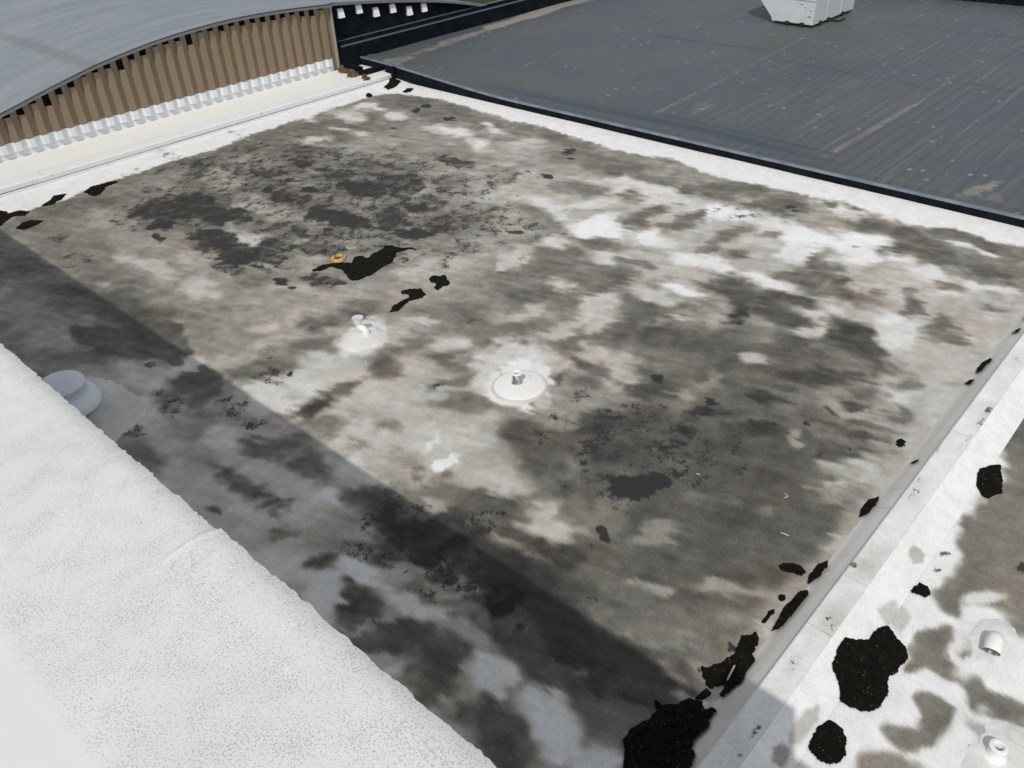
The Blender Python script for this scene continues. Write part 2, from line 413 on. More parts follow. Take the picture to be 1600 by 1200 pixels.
(150,0.6,7.885,9.616,0.277,-0.156,-0.146,-0.188),
(180,0.6,5.03,9.612,0.152,-0.091,-0.081,-0.144),
(165,0.6,5.0,9.098,0.115,-0.142,-0.088,-0.126),
(165,0.6,5.445,9.453,0.089,-0.111,-0.097,-0.135),
(172,0.6,5.427,8.635,0.112,-0.069,-0.083,-0.13),
(102,0.6,5.527,9.064,0.087,-0.219,-0.133,-0.148),
(102,0.6,6.066,8.824,0.296,-0.178,-0.133,-0.196),
(116,0.6,6.937,7.881,0.435,-0.384,-0.217,-0.244),
(113,0.6,6.766,7.379,0.229,-0.406,-0.191,-0.175),
(110,0.6,6.893,6.881,0.209,-0.259,-0.245,-0.23),
(103,0.6,4.992,8.712,0.356,-0.316,-0.117,-0.177),
(103,0.6,4.455,8.686,0.235,-0.209,-0.106,-0.172),
(114,0.6,6.12,7.509,0.293,-0.033,-0.088,-0.157),
(192,0.6,6.409,7.022,0.124,-0.153,-0.129,-0.129),
(168,0.6,6.296,8.034,0.306,-0.027,-0.073,-0.132),
(182,0.6,6.574,7.9,0.087,-0.108,-0.092,-0.099),
(172,0.6,5.995,7.863,0.369,-0.036,-0.049,-0.091),
(108,0.6,5.565,7.502,0.232,-0.147,-0.114,-0.16),
(110,0.6,5.362,7.333,0.147,-0.18,-0.086,-0.1),
(168,0.6,5.754,7.269,0.045,-0.306,-0.102,-0.075),
(168,0.6,5.499,7.049,0.25,-0.07,-0.056,-0.094),
(108,0.6,6.037,6.799,0.16,-0.197,-0.16,-0.163),
(102,0.6,5.663,6.563,0.284,-0.131,-0.082,-0.115),
(72,0.6,5.451,6.546,0.081,-0.024,-0.027,-0.044),
(192,0.6,4.454,8.214,0.221,-0.141,-0.077,-0.133),
(182,0.6,4.84,7.974,0.242,-0.298,-0.116,-0.152),
(200,0.6,4.09,8.044,0.043,-0.35,-0.119,-0.1),
(192,0.6,4.081,7.789,0.154,-0.188,-0.1,-0.142),
(92,0.6,4.701,7.462,0.356,-0.097,-0.073,-0.143),
(58,0.6,4.376,7.43,0.224,-0.028,-0.033,-0.078),
(175,0.6,5.09,6.987,0.334,-0.219,-0.122,-0.173),
(175,0.6,4.741,6.882,0.323,-0.214,-0.114,-0.167),
(170,0.6,5.226,6.395,0.189,-0.23,-0.091,-0.097),
(165,0.6,5.331,6.803,0.162,-0.047,-0.054,-0.09),
(113,0.6,5.431,6.043,0.249,-0.303,-0.116,-0.116),
(184,0.6,8.856,8.091,0.294,-0.062,-0.19,-0.233),
(188,0.6,8.444,8.165,0.094,-0.12,-0.101,-0.093),
(90,0.6,9.333,7.854,0.103,-0.346,-0.163,-0.116),
(110,0.6,9.249,7.227,0.096,-0.697,-0.364,-0.222),
(86,0.6,9.345,6.585,0.121,-0.153,-0.19,-0.14),
(104,0.6,8.861,7.723,0.14,-0.179,-0.167,-0.143),
(190,0.6,8.559,7.082,0.048,-0.293,-0.187,-0.118),
(192,0.6,9.804,7.016,0.141,-0.18,-0.16,-0.118),
(110,0.6,9.893,6.674,0.029,-0.247,-0.096,-0.052),
(110,0.6,8.04,7.495,0.225,-0.284,-0.223,-0.2),
(116,0.6,7.252,6.637,0.237,-0.295,-0.191,-0.169),
(182,0.6,7.475,6.988,0.219,-0.137,-0.092,-0.098),
(178,0.6,7.776,6.977,0.049,-0.139,-0.111,-0.081),
(180,0.6,8.449,6.357,0.307,-0.131,-0.177,-0.178),
(178,0.6,7.905,6.308,0.501,-0.024,-0.114,-0.164),
(178,0.6,7.438,6.271,0.25,-0.159,-0.132,-0.133),
(168,0.6,8.151,6.071,0.298,-0.017,-0.118,-0.161),
(182,0.6,9.189,5.887,0.044,-0.298,-0.149,-0.077),
(105,0.6,8.686,5.762,0.112,-0.331,-0.236,-0.137),
(150,0.6,8.541,5.443,0.223,-0.042,-0.054,-0.06),
(172,0.6,9.001,5.295,0.112,-0.141,-0.046,-0.03),
(90,0.6,8.32,5.108,0.184,-0.514,-0.29,-0.159),
(88,0.6,8.186,5.679,0.166,-0.207,-0.209,-0.152),
(108,0.6,7.442,5.936,0.426,-0.194,-0.108,-0.116),
(110,0.6,7.078,6.195,0.407,-0.503,-0.183,-0.156),
(178,0.6,7.345,5.613,0.253,-0.08,-0.122,-0.141),
(182,0.6,7.491,5.25,0.099,-0.259,-0.196,-0.117),
(184,0.6,7.2,4.961,0.025,-0.264,-0.19,-0.087),
(175,0.6,6.908,4.821,0.098,-0.241,-0.117,-0.069),
(103,0.6,7.075,5.403,-0.005,-0.241,-0.128,-0.056),
(106,0.6,7.062,5.657,0.011,-0.117,-0.081,-0.042),
(155,0.6,6.88,5.354,-0.03,-0.248,-0.046,-0.017),
(93,0.6,6.659,5.568,0.166,0.016,-0.058,-0.125),
(155,0.6,6.48,5.29,0.241,-0.025,-0.066,-0.105),
(108,0.6,6.711,5.17,0.031,-0.262,-0.179,-0.089),
(150,0.6,6.545,4.841,0.123,-0.15,-0.104,-0.08),
(140,0.6,6.236,5.217,0.149,-0.181,-0.101,-0.084),
(83,0.6,7.126,4.662,0.214,-0.076,-0.089,-0.096),
(93,0.6,7.541,4.83,0.111,-0.289,-0.193,-0.108),
(83,0.6,7.376,4.522,0.126,-0.154,-0.175,-0.118),
(92,0.6,6.633,4.43,0.409,-0.281,-0.117,-0.104),
(83,0.6,6.158,4.663,0.21,-0.192,-0.115,-0.1),
(172,0.6,7.393,4.228,0.05,-0.127,-0.107,-0.055),
(135,0.6,7.156,4.097,0.146,-0.244,-0.142,-0.082),
(145,0.6,7.751,4.062,0.125,-0.153,-0.12,-0.073),
(98,0.6,8.278,4.099,0.154,-0.189,-0.195,-0.114),
(100,0.6,8.349,4.622,0.256,-0.453,-0.208,-0.118),
(88,0.6,7.32,3.645,0.179,-0.218,-0.165,-0.098),
(90,0.6,10.038,5.131,0.034,-0.291,-0.273,-0.118),
(72,0.6,9.492,4.607,0.083,-0.104,-0.236,-0.134),
(192,0.35,6.336,5.964,0.35,-0.429,-0.456,-0.409),
(178,0.3,6.227,5.492,0.033,-0.241,-0.142,-0.077),
(215,0.25,6.168,6.227,0.279,0.063,-0.043,-0.13),
(225,0.12,6.349,5.948,0.201,-0.34,-0.279,-0.226),
(222,0.15,6.45,5.711,0.077,-0.094,-0.242,-0.209),
(216,0.3,5.837,5.834,0.114,-0.267,-0.105,-0.08),
(218,0.2,5.951,5.512,0.062,-0.076,-0.11,-0.098),
(168,0.3,6.076,5.919,0.029,-0.205,-0.051,-0.03),
(98,0.5,8.588,4.139,0.208,-0.577,-0.536,-0.247),
(74,0.6,9.825,3.238,-0.013,-0.361,-0.364,-0.096),
(76,0.6,9.692,2.897,-0.096,-0.282,-0.231,-0.035),
(86,0.6,9.485,2.497,0.149,-0.183,-0.247,-0.1),
(83,0.6,9.037,2.82,0.127,-0.352,-0.212,-0.073),
(108,0.6,9.097,3.449,0.085,-0.242,-0.147,-0.058),
(117,0.6,9.371,3.294,-0.003,-0.208,-0.096,-0.026),
(120,0.6,9.205,2.958,0.063,-0.18,-0.091,-0.032),
(112,0.6,9.194,2.683,-0.032,-0.2,-0.054,-0.01),
(84,0.6,8.598,3.246,0.186,-0.229,-0.195,-0.097),
(118,0.6,8.872,2.716,0.065,-0.113,-0.101,-0.04),
(88,0.6,8.765,2.498,0.132,-0.161,-0.191,-0.082),
(190,0.6,8.604,3.846,0.061,-0.169,-0.116,-0.051),
(158,0.6,7.794,4.065,0.088,-0.107,-0.121,-0.074),
(107,0.6,8.007,3.694,0.186,-0.227,-0.153,-0.086),
(70,0.15,7.914,3.276,0.073,-0.229,-0.119,-0.047),
(115,0.6,7.897,2.796,0.078,-0.347,-0.184,-0.059),
(95,0.6,8.222,3.162,0.121,-0.148,-0.092,-0.047),
(122,0.6,8.428,2.911,0.253,0.015,-0.013,-0.025),
(165,0.6,8.35,2.592,0.038,-0.099,-0.095,-0.033),
(178,0.6,8.393,2.243,0.116,-0.141,-0.074,-0.031),
(88,0.6,8.497,2.364,0.071,-0.086,-0.061,-0.026),
(84,0.6,8.225,2.595,-0.037,-0.153,-0.063,-0.009),
(88,0.6,7.929,2.517,0.057,-0.253,-0.091,-0.027),
(92,0.6,8.217,2.169,0.098,-0.164,-0.134,-0.049),
(88,0.6,8.019,1.994,0.112,-0.135,-0.083,-0.034),
(122,0.6,8.029,2.164,0.068,-0.082,-0.079,-0.034),
(74,0.6,7.443,2.292,0.111,-0.133,-0.116,-0.054),
(84,0.6,7.514,2.513,0.018,-0.206,-0.072,-0.018),
(90,0.6,7.609,2.092,0.082,-0.196,-0.139,-0.045),
(132,0.6,7.361,2.477,0.065,-0.154,-0.137,-0.05),
(100,0.6,7.073,2.868,0.338,-0.407,-0.252,-0.135),
(95,0.6,6.708,2.672,0.308,-0.494,-0.219,-0.103),
(92,0.6,6.578,2.239,0.223,-0.058,-0.127,-0.143),
(78,0.6,7.323,3.204,0.088,-0.214,-0.099,-0.043),
(78,0.6,7.378,2.951,0.034,-0.136,-0.057,-0.02),
(100,0.6,7.043,3.355,0.139,-0.168,-0.155,-0.091),
(110,0.6,6.837,2.935,0.167,-0.201,-0.098,-0.054),
(204,0.6,10.178,2.93,-0.101,-0.268,-0.244,-0.036),
(208,0.6,10.113,2.688,0.116,-0.144,-0.193,-0.077),
(198,0.6,10.563,2.716,0.158,-0.197,-0.123,-0.048),
(193,0.6,9.725,3.76,0.134,-0.167,-0.116,-0.058),
(108,0.6,10.784,2.374,0.105,-0.13,-0.248,-0.089),
(108,0.6,10.59,2.16,0.09,-0.111,-0.14,-0.049),
(180,0.6,9.877,2.247,0.275,-0.339,-0.366,-0.137),
(178,0.6,9.223,2.098,0.227,-0.393,-0.342,-0.114),
(202,0.6,8.908,2.167,0.071,-0.087,-0.08,-0.032),
(112,0.6,8.604,2.084,0.081,-0.099,-0.122,-0.049),
(163,0.6,8.705,1.863,0.092,-0.112,-0.183,-0.069),
(188,0.6,8.471,1.721,0.309,-0.137,-0.141,-0.09),
(132,0.6,9.229,2.197,0.072,-0.089,-0.167,-0.065),
(193,0.6,7.332,1.883,0.113,-0.261,-0.131,-0.041),
(203,0.6,6.909,1.957,0.147,-0.176,-0.162,-0.074),
(182,0.6,6.997,1.739,0.136,-0.162,-0.162,-0.07),
(178,0.6,7.646,1.753,0.108,-0.13,-0.155,-0.063),
(138,0.6,6.968,1.812,0.063,-0.075,-0.093,-0.041),
(170.1,0.6,3.193,9.761,0.151,-0.185,-0.148,-0.285),
(197.64,0.6,3.142,9.535,0.095,-0.116,-0.063,-0.121),
(149.04,0.6,3.093,8.992,0.076,-0.311,-0.167,-0.196),
(186.3,0.6,2.797,9.246,0.105,-0.128,-0.083,-0.163),
(166.86,0.6,2.744,8.699,0.127,-0.154,-0.095,-0.18),
(149.04,0.6,3.077,8.345,0.19,-0.23,-0.1,-0.174),
(197.64,0.6,3.107,7.923,0.103,-0.214,-0.11,-0.146),
(162.0,0.6,3.645,8.008,0.108,-0.462,-0.261,-0.259),
(186.3,0.6,3.823,8.103,0.113,-0.247,-0.127,-0.157),
(158.76,0.6,2.729,7.919,0.093,-0.342,-0.147,-0.161),
(93.96,0.6,3.371,7.418,0.164,-0.11,-0.073,-0.139),
(116.64,0.6,2.877,7.305,0.047,-0.173,-0.082,-0.082),
(93.96,0.6,2.9,7.277,0.082,-0.099,-0.053,-0.085),
(90.72,0.6,2.891,6.874,0.024,-0.221,-0.07,-0.049),
(90.72,0.6,2.88,6.609,0.068,-0.081,-0.043,-0.065),
(100.44,0.6,2.889,6.443,0.116,-0.059,-0.027,-0.06),
(97.2,0.6,2.502,6.79,0.031,-0.149,-0.034,-0.028),
(103.68,0.6,3.735,6.98,0.217,-0.262,-0.124,-0.171),
(97.2,0.6,3.472,6.677,0.187,-0.128,-0.085,-0.15),
(103.68,0.6,3.427,7.079,0.096,-0.115,-0.067,-0.098),
(126.36,0.6,3.471,6.467,0.092,-0.111,-0.049,-0.066),
(181.44,0.6,3.178,7.028,0.094,-0.113,-0.079,-0.119),
(213.84,0.6,3.25,6.168,0.173,-0.06,-0.063,-0.144),
(197.64,0.6,3.006,6.116,0.198,-0.07,-0.059,-0.14),
(186.3,0.6,2.593,6.533,0.166,-0.197,-0.081,-0.127),
(191.16,0.6,3.81,6.186,0.173,-0.208,-0.103,-0.129),
(174.96,0.6,2.644,7.088,0.089,-0.312,-0.103,-0.103),
(165.24,0.6,3.275,5.649,0.102,-0.371,-0.141,-0.106),
(110.16,0.6,2.896,6.247,0.08,-0.056,-0.06,-0.112),
(123.12,0.6,2.771,5.925,0.075,-0.089,-0.054,-0.077),
(116.64,0.6,2.433,8.185,0.04,-0.315,-0.111,-0.098),
(195,0.6,4.137,8.042,0.053,-0.251,-0.118,-0.112),
(195,0.6,4.46,7.979,0.106,-0.13,-0.108,-0.149),
(200,0.6,4.061,7.761,0.042,-0.195,-0.069,-0.063),
(110,0.6,4.184,8.84,0.127,-0.29,-0.141,-0.179),
(168,0.6,4.978,7.983,0.385,-0.163,-0.117,-0.204),
(95,0.6,4.469,7.422,0.37,-0.047,-0.082,-0.189),
(56,0.6,4.376,7.43,0.244,-0.031,-0.043,-0.1),
(108,0.6,4.221,6.912,0.127,-0.205,-0.102,-0.118),
(100,0.6,4.055,7.259,0.1,-0.121,-0.058,-0.078),
(172,0.6,4.635,7.062,0.291,-0.192,-0.112,-0.171),
(172,0.6,4.292,6.492,0.145,-0.175,-0.096,-0.117),
(177,0.6,4.434,6.229,0.307,-0.491,-0.307,-0.318),
(172,0.6,4.419,5.798,0.175,-0.21,-0.114,-0.125),
(150,0.6,4.614,6.731,0.149,-0.181,-0.083,-0.099),
(112,0.6,4.14,6.962,0.138,-0.221,-0.101,-0.118),
(128,0.6,4.614,6.436,0.098,-0.119,-0.072,-0.083),
(133,0.6,4.216,6.4,0.096,-0.115,-0.057,-0.069),
(145,0.6,4.307,5.889,0.117,-0.14,-0.075,-0.084),
(126,0.6,4.312,5.627,0.072,-0.05,-0.032,-0.044),
(186,0.6,4.868,5.479,0.161,-0.348,-0.22,-0.175),
(208,0.6,4.804,5.782,0.178,0.022,-0.024,-0.077),
(228,0.2,4.621,5.383,0.118,-0.108,-0.051,-0.058),
(184,0.6,4.74,4.785,0.228,-0.161,-0.1,-0.118),
(172,0.6,4.482,5.093,0.146,-0.174,-0.073,-0.074),
(162,0.6,4.942,5.17,0.116,-0.139,-0.101,-0.096),
(90,0.6,5.45,5.142,0.118,-0.263,-0.19,-0.136),
(80,0.6,5.384,5.083,0.094,-0.114,-0.109,-0.097),
(90,0.6,5.344,4.686,0.114,-0.25,-0.273,-0.184),
(83,0.6,5.069,4.271,0.132,-0.158,-0.097,-0.081),
(95,0.6,5.736,4.659,0.093,-0.113,-0.135,-0.11),
(112,0.6,4.314,5.094,0.057,-0.243,-0.123,-0.075),
(98,0.6,4.253,4.934,0.101,-0.207,-0.095,-0.075),
(90,0.6,4.414,4.666,0.196,-0.233,-0.088,-0.084),
(88,0.6,4.348,4.375,0.127,-0.151,-0.137,-0.126),
(103,0.6,4.142,4.406,0.095,-0.112,-0.066,-0.063),
(152,0.6,4.049,5.139,0.11,-0.131,-0.101,-0.108),
(190,0.6,4.724,4.222,0.118,-0.141,-0.164,-0.141),
(194,0.6,4.525,3.987,0.117,-0.236,-0.113,-0.074),
(98,0.6,4.243,3.746,0.147,-0.222,-0.118,-0.088),
(75,0.6,4.241,3.683,0.131,-0.154,-0.08,-0.067),
(122,0.6,4.917,3.992,0.086,-0.102,-0.112,-0.091),
(130,0.6,4.088,4.027,0.063,-0.244,-0.055,-0.028),
(90.72,0.6,3.697,5.558,0.045,-0.28,-0.135,-0.082),
(97.2,0.6,3.61,5.935,0.074,-0.151,-0.09,-0.088),
(45.36,0.6,3.698,5.003,0.075,-0.284,-0.146,-0.094),
(35.64,0.6,3.553,4.964,0.116,-0.137,-0.09,-0.101),
(21.06,0.6,3.581,4.593,0.173,-0.161,-0.062,-0.075),
(35.64,0.6,3.827,4.436,0.112,-0.22,-0.085,-0.065),
(68.04,0.6,3.863,4.702,0.105,-0.125,-0.063,-0.065),
(90.72,0.6,3.293,5.032,0.093,-0.18,-0.095,-0.086),
(77.76,0.6,3.274,4.889,0.103,-0.121,-0.056,-0.065),
(162.0,0.6,3.12,5.582,0.16,-0.19,-0.171,-0.221),
(149.04,0.6,3.179,5.269,0.126,-0.149,-0.085,-0.104),
(210.6,0.6,2.905,4.907,0.151,-0.178,-0.091,-0.111),
(93.96,0.6,2.757,5.24,0.078,-0.148,-0.086,-0.087),
(194.4,0.6,2.657,4.985,0.1,-0.117,-0.074,-0.095),
(93.96,0.6,2.81,4.626,0.127,-0.149,-0.087,-0.104),
(174.96,0.6,3.279,4.657,0.091,-0.173,-0.092,-0.079),
(77.76,0.6,3.426,4.295,0.089,-0.169,-0.108,-0.086),
(158.76,0.6,3.559,4.455,0.051,-0.06,-0.029,-0.03),
(61.56,0.6,3.639,4.139,0.067,-0.239,-0.136,-0.075),
(166.86,0.6,3.338,4.095,0.068,-0.08,-0.054,-0.055),
(45.36,0.6,3.715,3.894,0.017,-0.219,-0.14,-0.048),
(51.84,0.6,3.913,3.973,0.011,-0.173,-0.091,-0.031),
(19.44,0.6,3.573,3.761,0.199,-0.043,-0.043,-0.102),
(191.16,0.6,3.833,6.074,0.089,-0.363,-0.12,-0.091),
(170.1,0.6,3.635,6.106,0.114,-0.136,-0.066,-0.084),
(90.72,0.6,3.643,5.895,0.124,-0.148,-0.082,-0.101),
(98,0.5,5.858,3.059,0.745,-0.888,-0.874,-0.549),
(165,0.6,6.002,4.998,0.133,-0.161,-0.12,-0.099),
(148,0.6,6.026,4.822,0.096,-0.116,-0.119,-0.096),
(80,0.6,6.336,4.4,0.349,-0.319,-0.094,-0.077),
(112,0.6,5.741,4.339,0.039,-0.226,-0.148,-0.069),
(110,0.6,7.184,3.564,0.177,-0.215,-0.08,-0.048),
(75,0.6,7.339,3.091,0.101,-0.244,-0.113,-0.047),
(78,0.6,7.153,3.13,0.092,-0.111,-0.078,-0.043),
(126,0.6,5.127,3.45,0.178,-0.211,-0.112,-0.082),
(126,0.6,5.829,2.944,0.063,-0.2,-0.113,-0.045),
(126,0.6,6.05,2.644,0.063,-0.075,-0.105,-0.06),
(132,0.6,6.111,2.282,0.096,-0.071,-0.074,-0.051),
(142,0.6,5.164,2.99,0.201,-0.163,-0.075,-0.062),
(152,0.6,5.031,3.013,0.091,-0.107,-0.039,-0.027),
(86,0.6,5.298,3.176,0.135,-0.16,-0.095,-0.065),
(93,0.6,5.916,2.442,0.154,-0.182,-0.202,-0.112),
(182,0.6,4.529,2.758,0.09,-0.134,-0.07,-0.042),
(168,0.6,4.968,2.243,0.152,-0.228,-0.073,-0.037),
(116,0.6,5.332,1.903,0.142,-0.167,-0.105,-0.056),
(83,0.6,4.384,3.579,0.121,-0.143,-0.098,-0.08),
(93,0.6,4.96,2.583,0.205,-0.309,-0.089,-0.049),
(83,0.6,5.958,4.166,0.195,-0.235,-0.227,-0.168),
(170,0.6,7.413,2.635,0.056,-0.068,-0.105,-0.052),
(78,0.6,4.484,3.559,0.152,-0.179,-0.116,-0.093),
(203,0.6,4.612,3.848,0.115,-0.136,-0.122,-0.101),
(197.64,0.6,2.583,5.444,0.198,-0.372,-0.14,-0.149),
(93.96,0.6,2.754,5.211,0.063,-0.118,-0.072,-0.072),
(218.7,0.6,2.966,4.836,0.115,-0.216,-0.073,-0.067),
(207.36,0.6,2.472,4.963,0.147,-0.173,-0.14,-0.187),
(90.72,0.25,2.73,4.575,0.126,-0.148,-0.121,-0.146),
(110.16,0.6,2.575,4.501,0.086,-0.1,-0.058,-0.071),
(210.6,0.6,3.004,4.283,0.051,-0.243,-0.078,-0.04),
(210.6,0.6,3.025,4.003,0.076,-0.089,-0.062,-0.066),
(87.48,0.25,2.702,4.054,0.108,-0.194,-0.13,-0.109),
(93.96,0.6,2.443,4.251,0.121,-0.141,-0.044,-0.053),
(153.9,0.6,2.515,4.339,0.09,-0.067,-0.017,-0.028),
(90.72,0.6,2.742,3.623,0.132,-0.235,-0.14,-0.108),
(87.48,0.6,2.539,3.566,0.133,-0.154,-0.085,-0.092),
(98.82,0.6,2.898,3.644,0.119,-0.138,-0.071,-0.072),
(210.6,0.6,2.41,3.787,0.063,-0.11,-0.077,-0.065),
(97.2,0.6,2.434,3.453,0.104,-0.121,-0.082,-0.088),
(178.2,0.6,3.007,3.595,0.052,-0.236,-0.059,-0.025),
(223.56,0.6,2.936,3.106,0.141,-0.163,-0.114,-0.106),
(165.24,0.6,2.76,3.31,0.071,-0.082,-0.088,-0.088),
(207.36,0.6,2.766,3.001,0.077,-0.09,-0.043,-0.041),
(93.96,0.6,2.615,2.931,0.091,-0.158,-0.105,-0.072),
(106.92,0.6,2.504,3.147,0.068,-0.079,-0.082,-0.082),
(162.0,0.6,2.497,3.29,0.052,-0.06,-0.041,-0.043),
(90.72,0.6,2.634,2.738,0.1,-0.115,-0.071,-0.065),
(77.76,0.6,3.225,3.472,0.031,-0.275,-0.124,-0.039),
(45.36,0.6,3.75,3.761,0.118,-0.138,-0.144,-0.132),
(61.56,0.6,3.625,4.061,0.099,-0.117,-0.086,-0.084),
(21.06,0.2,3.486,3.718,0.164,-0.074,-0.066,-0.111),
(90.72,0.6,3.474,4.301,0.089,-0.169,-0.078,-0.062),
(166.86,0.6,3.294,4.267,0.07,-0.237,-0.064,-0.038),
(174.96,0.6,3.301,4.567,0.101,-0.119,-0.055,-0.061),
(158.76,0.6,3.354,4.047,0.058,-0.069,-0.04,-0.041),
(55.08,0.6,3.748,3.439,0.033,-0.428,-0.136,-0.04),
(21.06,0.2,3.505,3.696,0.166,-0.037,-0.049,-0.117),
(64.8,0.6,3.686,2.829,-0.006,-0.558,-0.177,-0.028),
(61.56,0.6,3.701,2.41,0.033,-0.379,-0.163,-0.032),
(61.56,0.6,3.717,2.177,0.021,-0.235,-0.107,-0.018),
(103.68,0.6,3.318,3.442,0.104,-0.191,-0.085,-0.059),
(97.2,0.6,3.317,3.156,0.019,-0.176,-0.077,-0.021),
(93.96,0.6,3.255,2.831,0.036,-0.306,-0.133,-0.033),
(97.2,0.6,3.321,2.292,0.037,-0.321,-0.115,-0.022),
(97.2,0.6,3.152,2.831,0.026,-0.207,-0.087,-0.022),
(126.36,0.6,3.454,2.577,0.044,-0.051,-0.049,-0.038),
(68.04,0.6,3.786,2.097,0.045,-0.148,-0.075,-0.023),
(149.04,0.6,3.815,1.913,0.021,-0.112,-0.057,-0.012),
(102.06,0.6,3.248,2.158,0.059,-0.178,-0.081,-0.028),
(97.2,0.6,3.179,2.346,0.06,-0.182,-0.081,-0.03),
(218.7,0.6,2.95,3.137,0.066,-0.199,-0.124,-0.059),
(213.84,0.6,2.844,3.002,0.079,-0.14,-0.074,-0.05),
(149.04,0.6,2.853,2.833,0.077,-0.089,-0.033,-0.029),
(218.7,0.6,2.994,2.56,0.062,-0.184,-0.119,-0.048),
(218.7,0.6,2.916,2.413,0.07,-0.203,-0.103,-0.04),
(226.8,0.6,2.773,2.391,0.082,-0.094,-0.062,-0.052),
(170.1,0.6,2.919,2.222,0.114,-0.131,-0.052,-0.041),
(210.6,0.6,2.917,2.065,0.064,-0.182,-0.1,-0.034),
(93.96,0.6,2.662,2.833,0.078,-0.135,-0.093,-0.062),
(87.48,0.6,2.552,2.646,0.095,-0.163,-0.112,-0.073),
(110.16,0.6,2.684,2.596,0.068,-0.035,-0.054,-0.094),
(149.04,0.6,2.312,2.642,0.064,-0.074,-0.037,-0.035),
(267.3,0.6,3.931,1.654,0.084,-0.097,-0.089,-0.054),
(259.2,0.6,3.919,1.736,0.051,-0.059,-0.038,-0.024),
(226.8,0.6,3.864,1.512,0.05,-0.057,-0.074,-0.044),
(178,0.6,4.519,2.769,0.106,-0.158,-0.08,-0.048),
(168,0.6,4.935,2.223,0.144,-0.215,-0.095,-0.049),
(103,0.6,4.362,2.983,0.056,-0.219,-0.089,-0.035),
(113,0.6,4.19,2.505,0.111,-0.405,-0.201,-0.069),
(130,0.6,4.254,2.246,0.054,-0.063,-0.086,-0.056),
(130,0.6,4.183,2.023,0.028,-0.101,-0.064,-0.019),
(112,0.6,4.541,2.232,0.12,-0.14,-0.091,-0.057),
(132,0.6,3.92,2.155,0.021,-0.117,-0.044,-0.011),
(132,0.6,3.982,2.615,-0.006,-0.175,-0.042,-0.006),
(104,0.6,4.186,2.169,0.072,-0.083,-0.056,-0.037),
(152,0.6,3.997,1.829,0.006,-0.089,-0.05,-0.007),
(205,0.3,5.662,8.249,0.299,-0.215,-0.228,-0.324),
(222,0.25,6.21,5.894,0.211,-0.332,-0.356,-0.297),
(70,0.4,6.071,6.108,0.004,-0.028,-0.069,-0.042),
(110,0.5,5.95,5.691,0.077,-0.182,-0.032,-0.023),
(185,0.6,4.819,1.51,0.139,-0.005,-0.017,-0.073),
(175,0.6,4.325,1.542,0.161,-0.006,-0.011,-0.06),
(172,0.6,5.438,1.546,0.108,-0.003,-0.016,-0.055),
(185,0.6,6.148,1.627,0.215,-0.005,-0.021,-0.059),
(188,0.6,7.454,1.658,0.628,0.001,-0.044,-0.104),
(190,0.6,8.79,1.712,0.623,0.003,-0.055,-0.1),
(185,0.6,10.176,1.705,0.661,0.003,-0.073,-0.108),
(180,0.6,11.473,1.716,0.593,0.003,-0.093,-0.116),
(150,0.6,6.389,1.607,0.16,-0.004,-0.014,-0.036)]
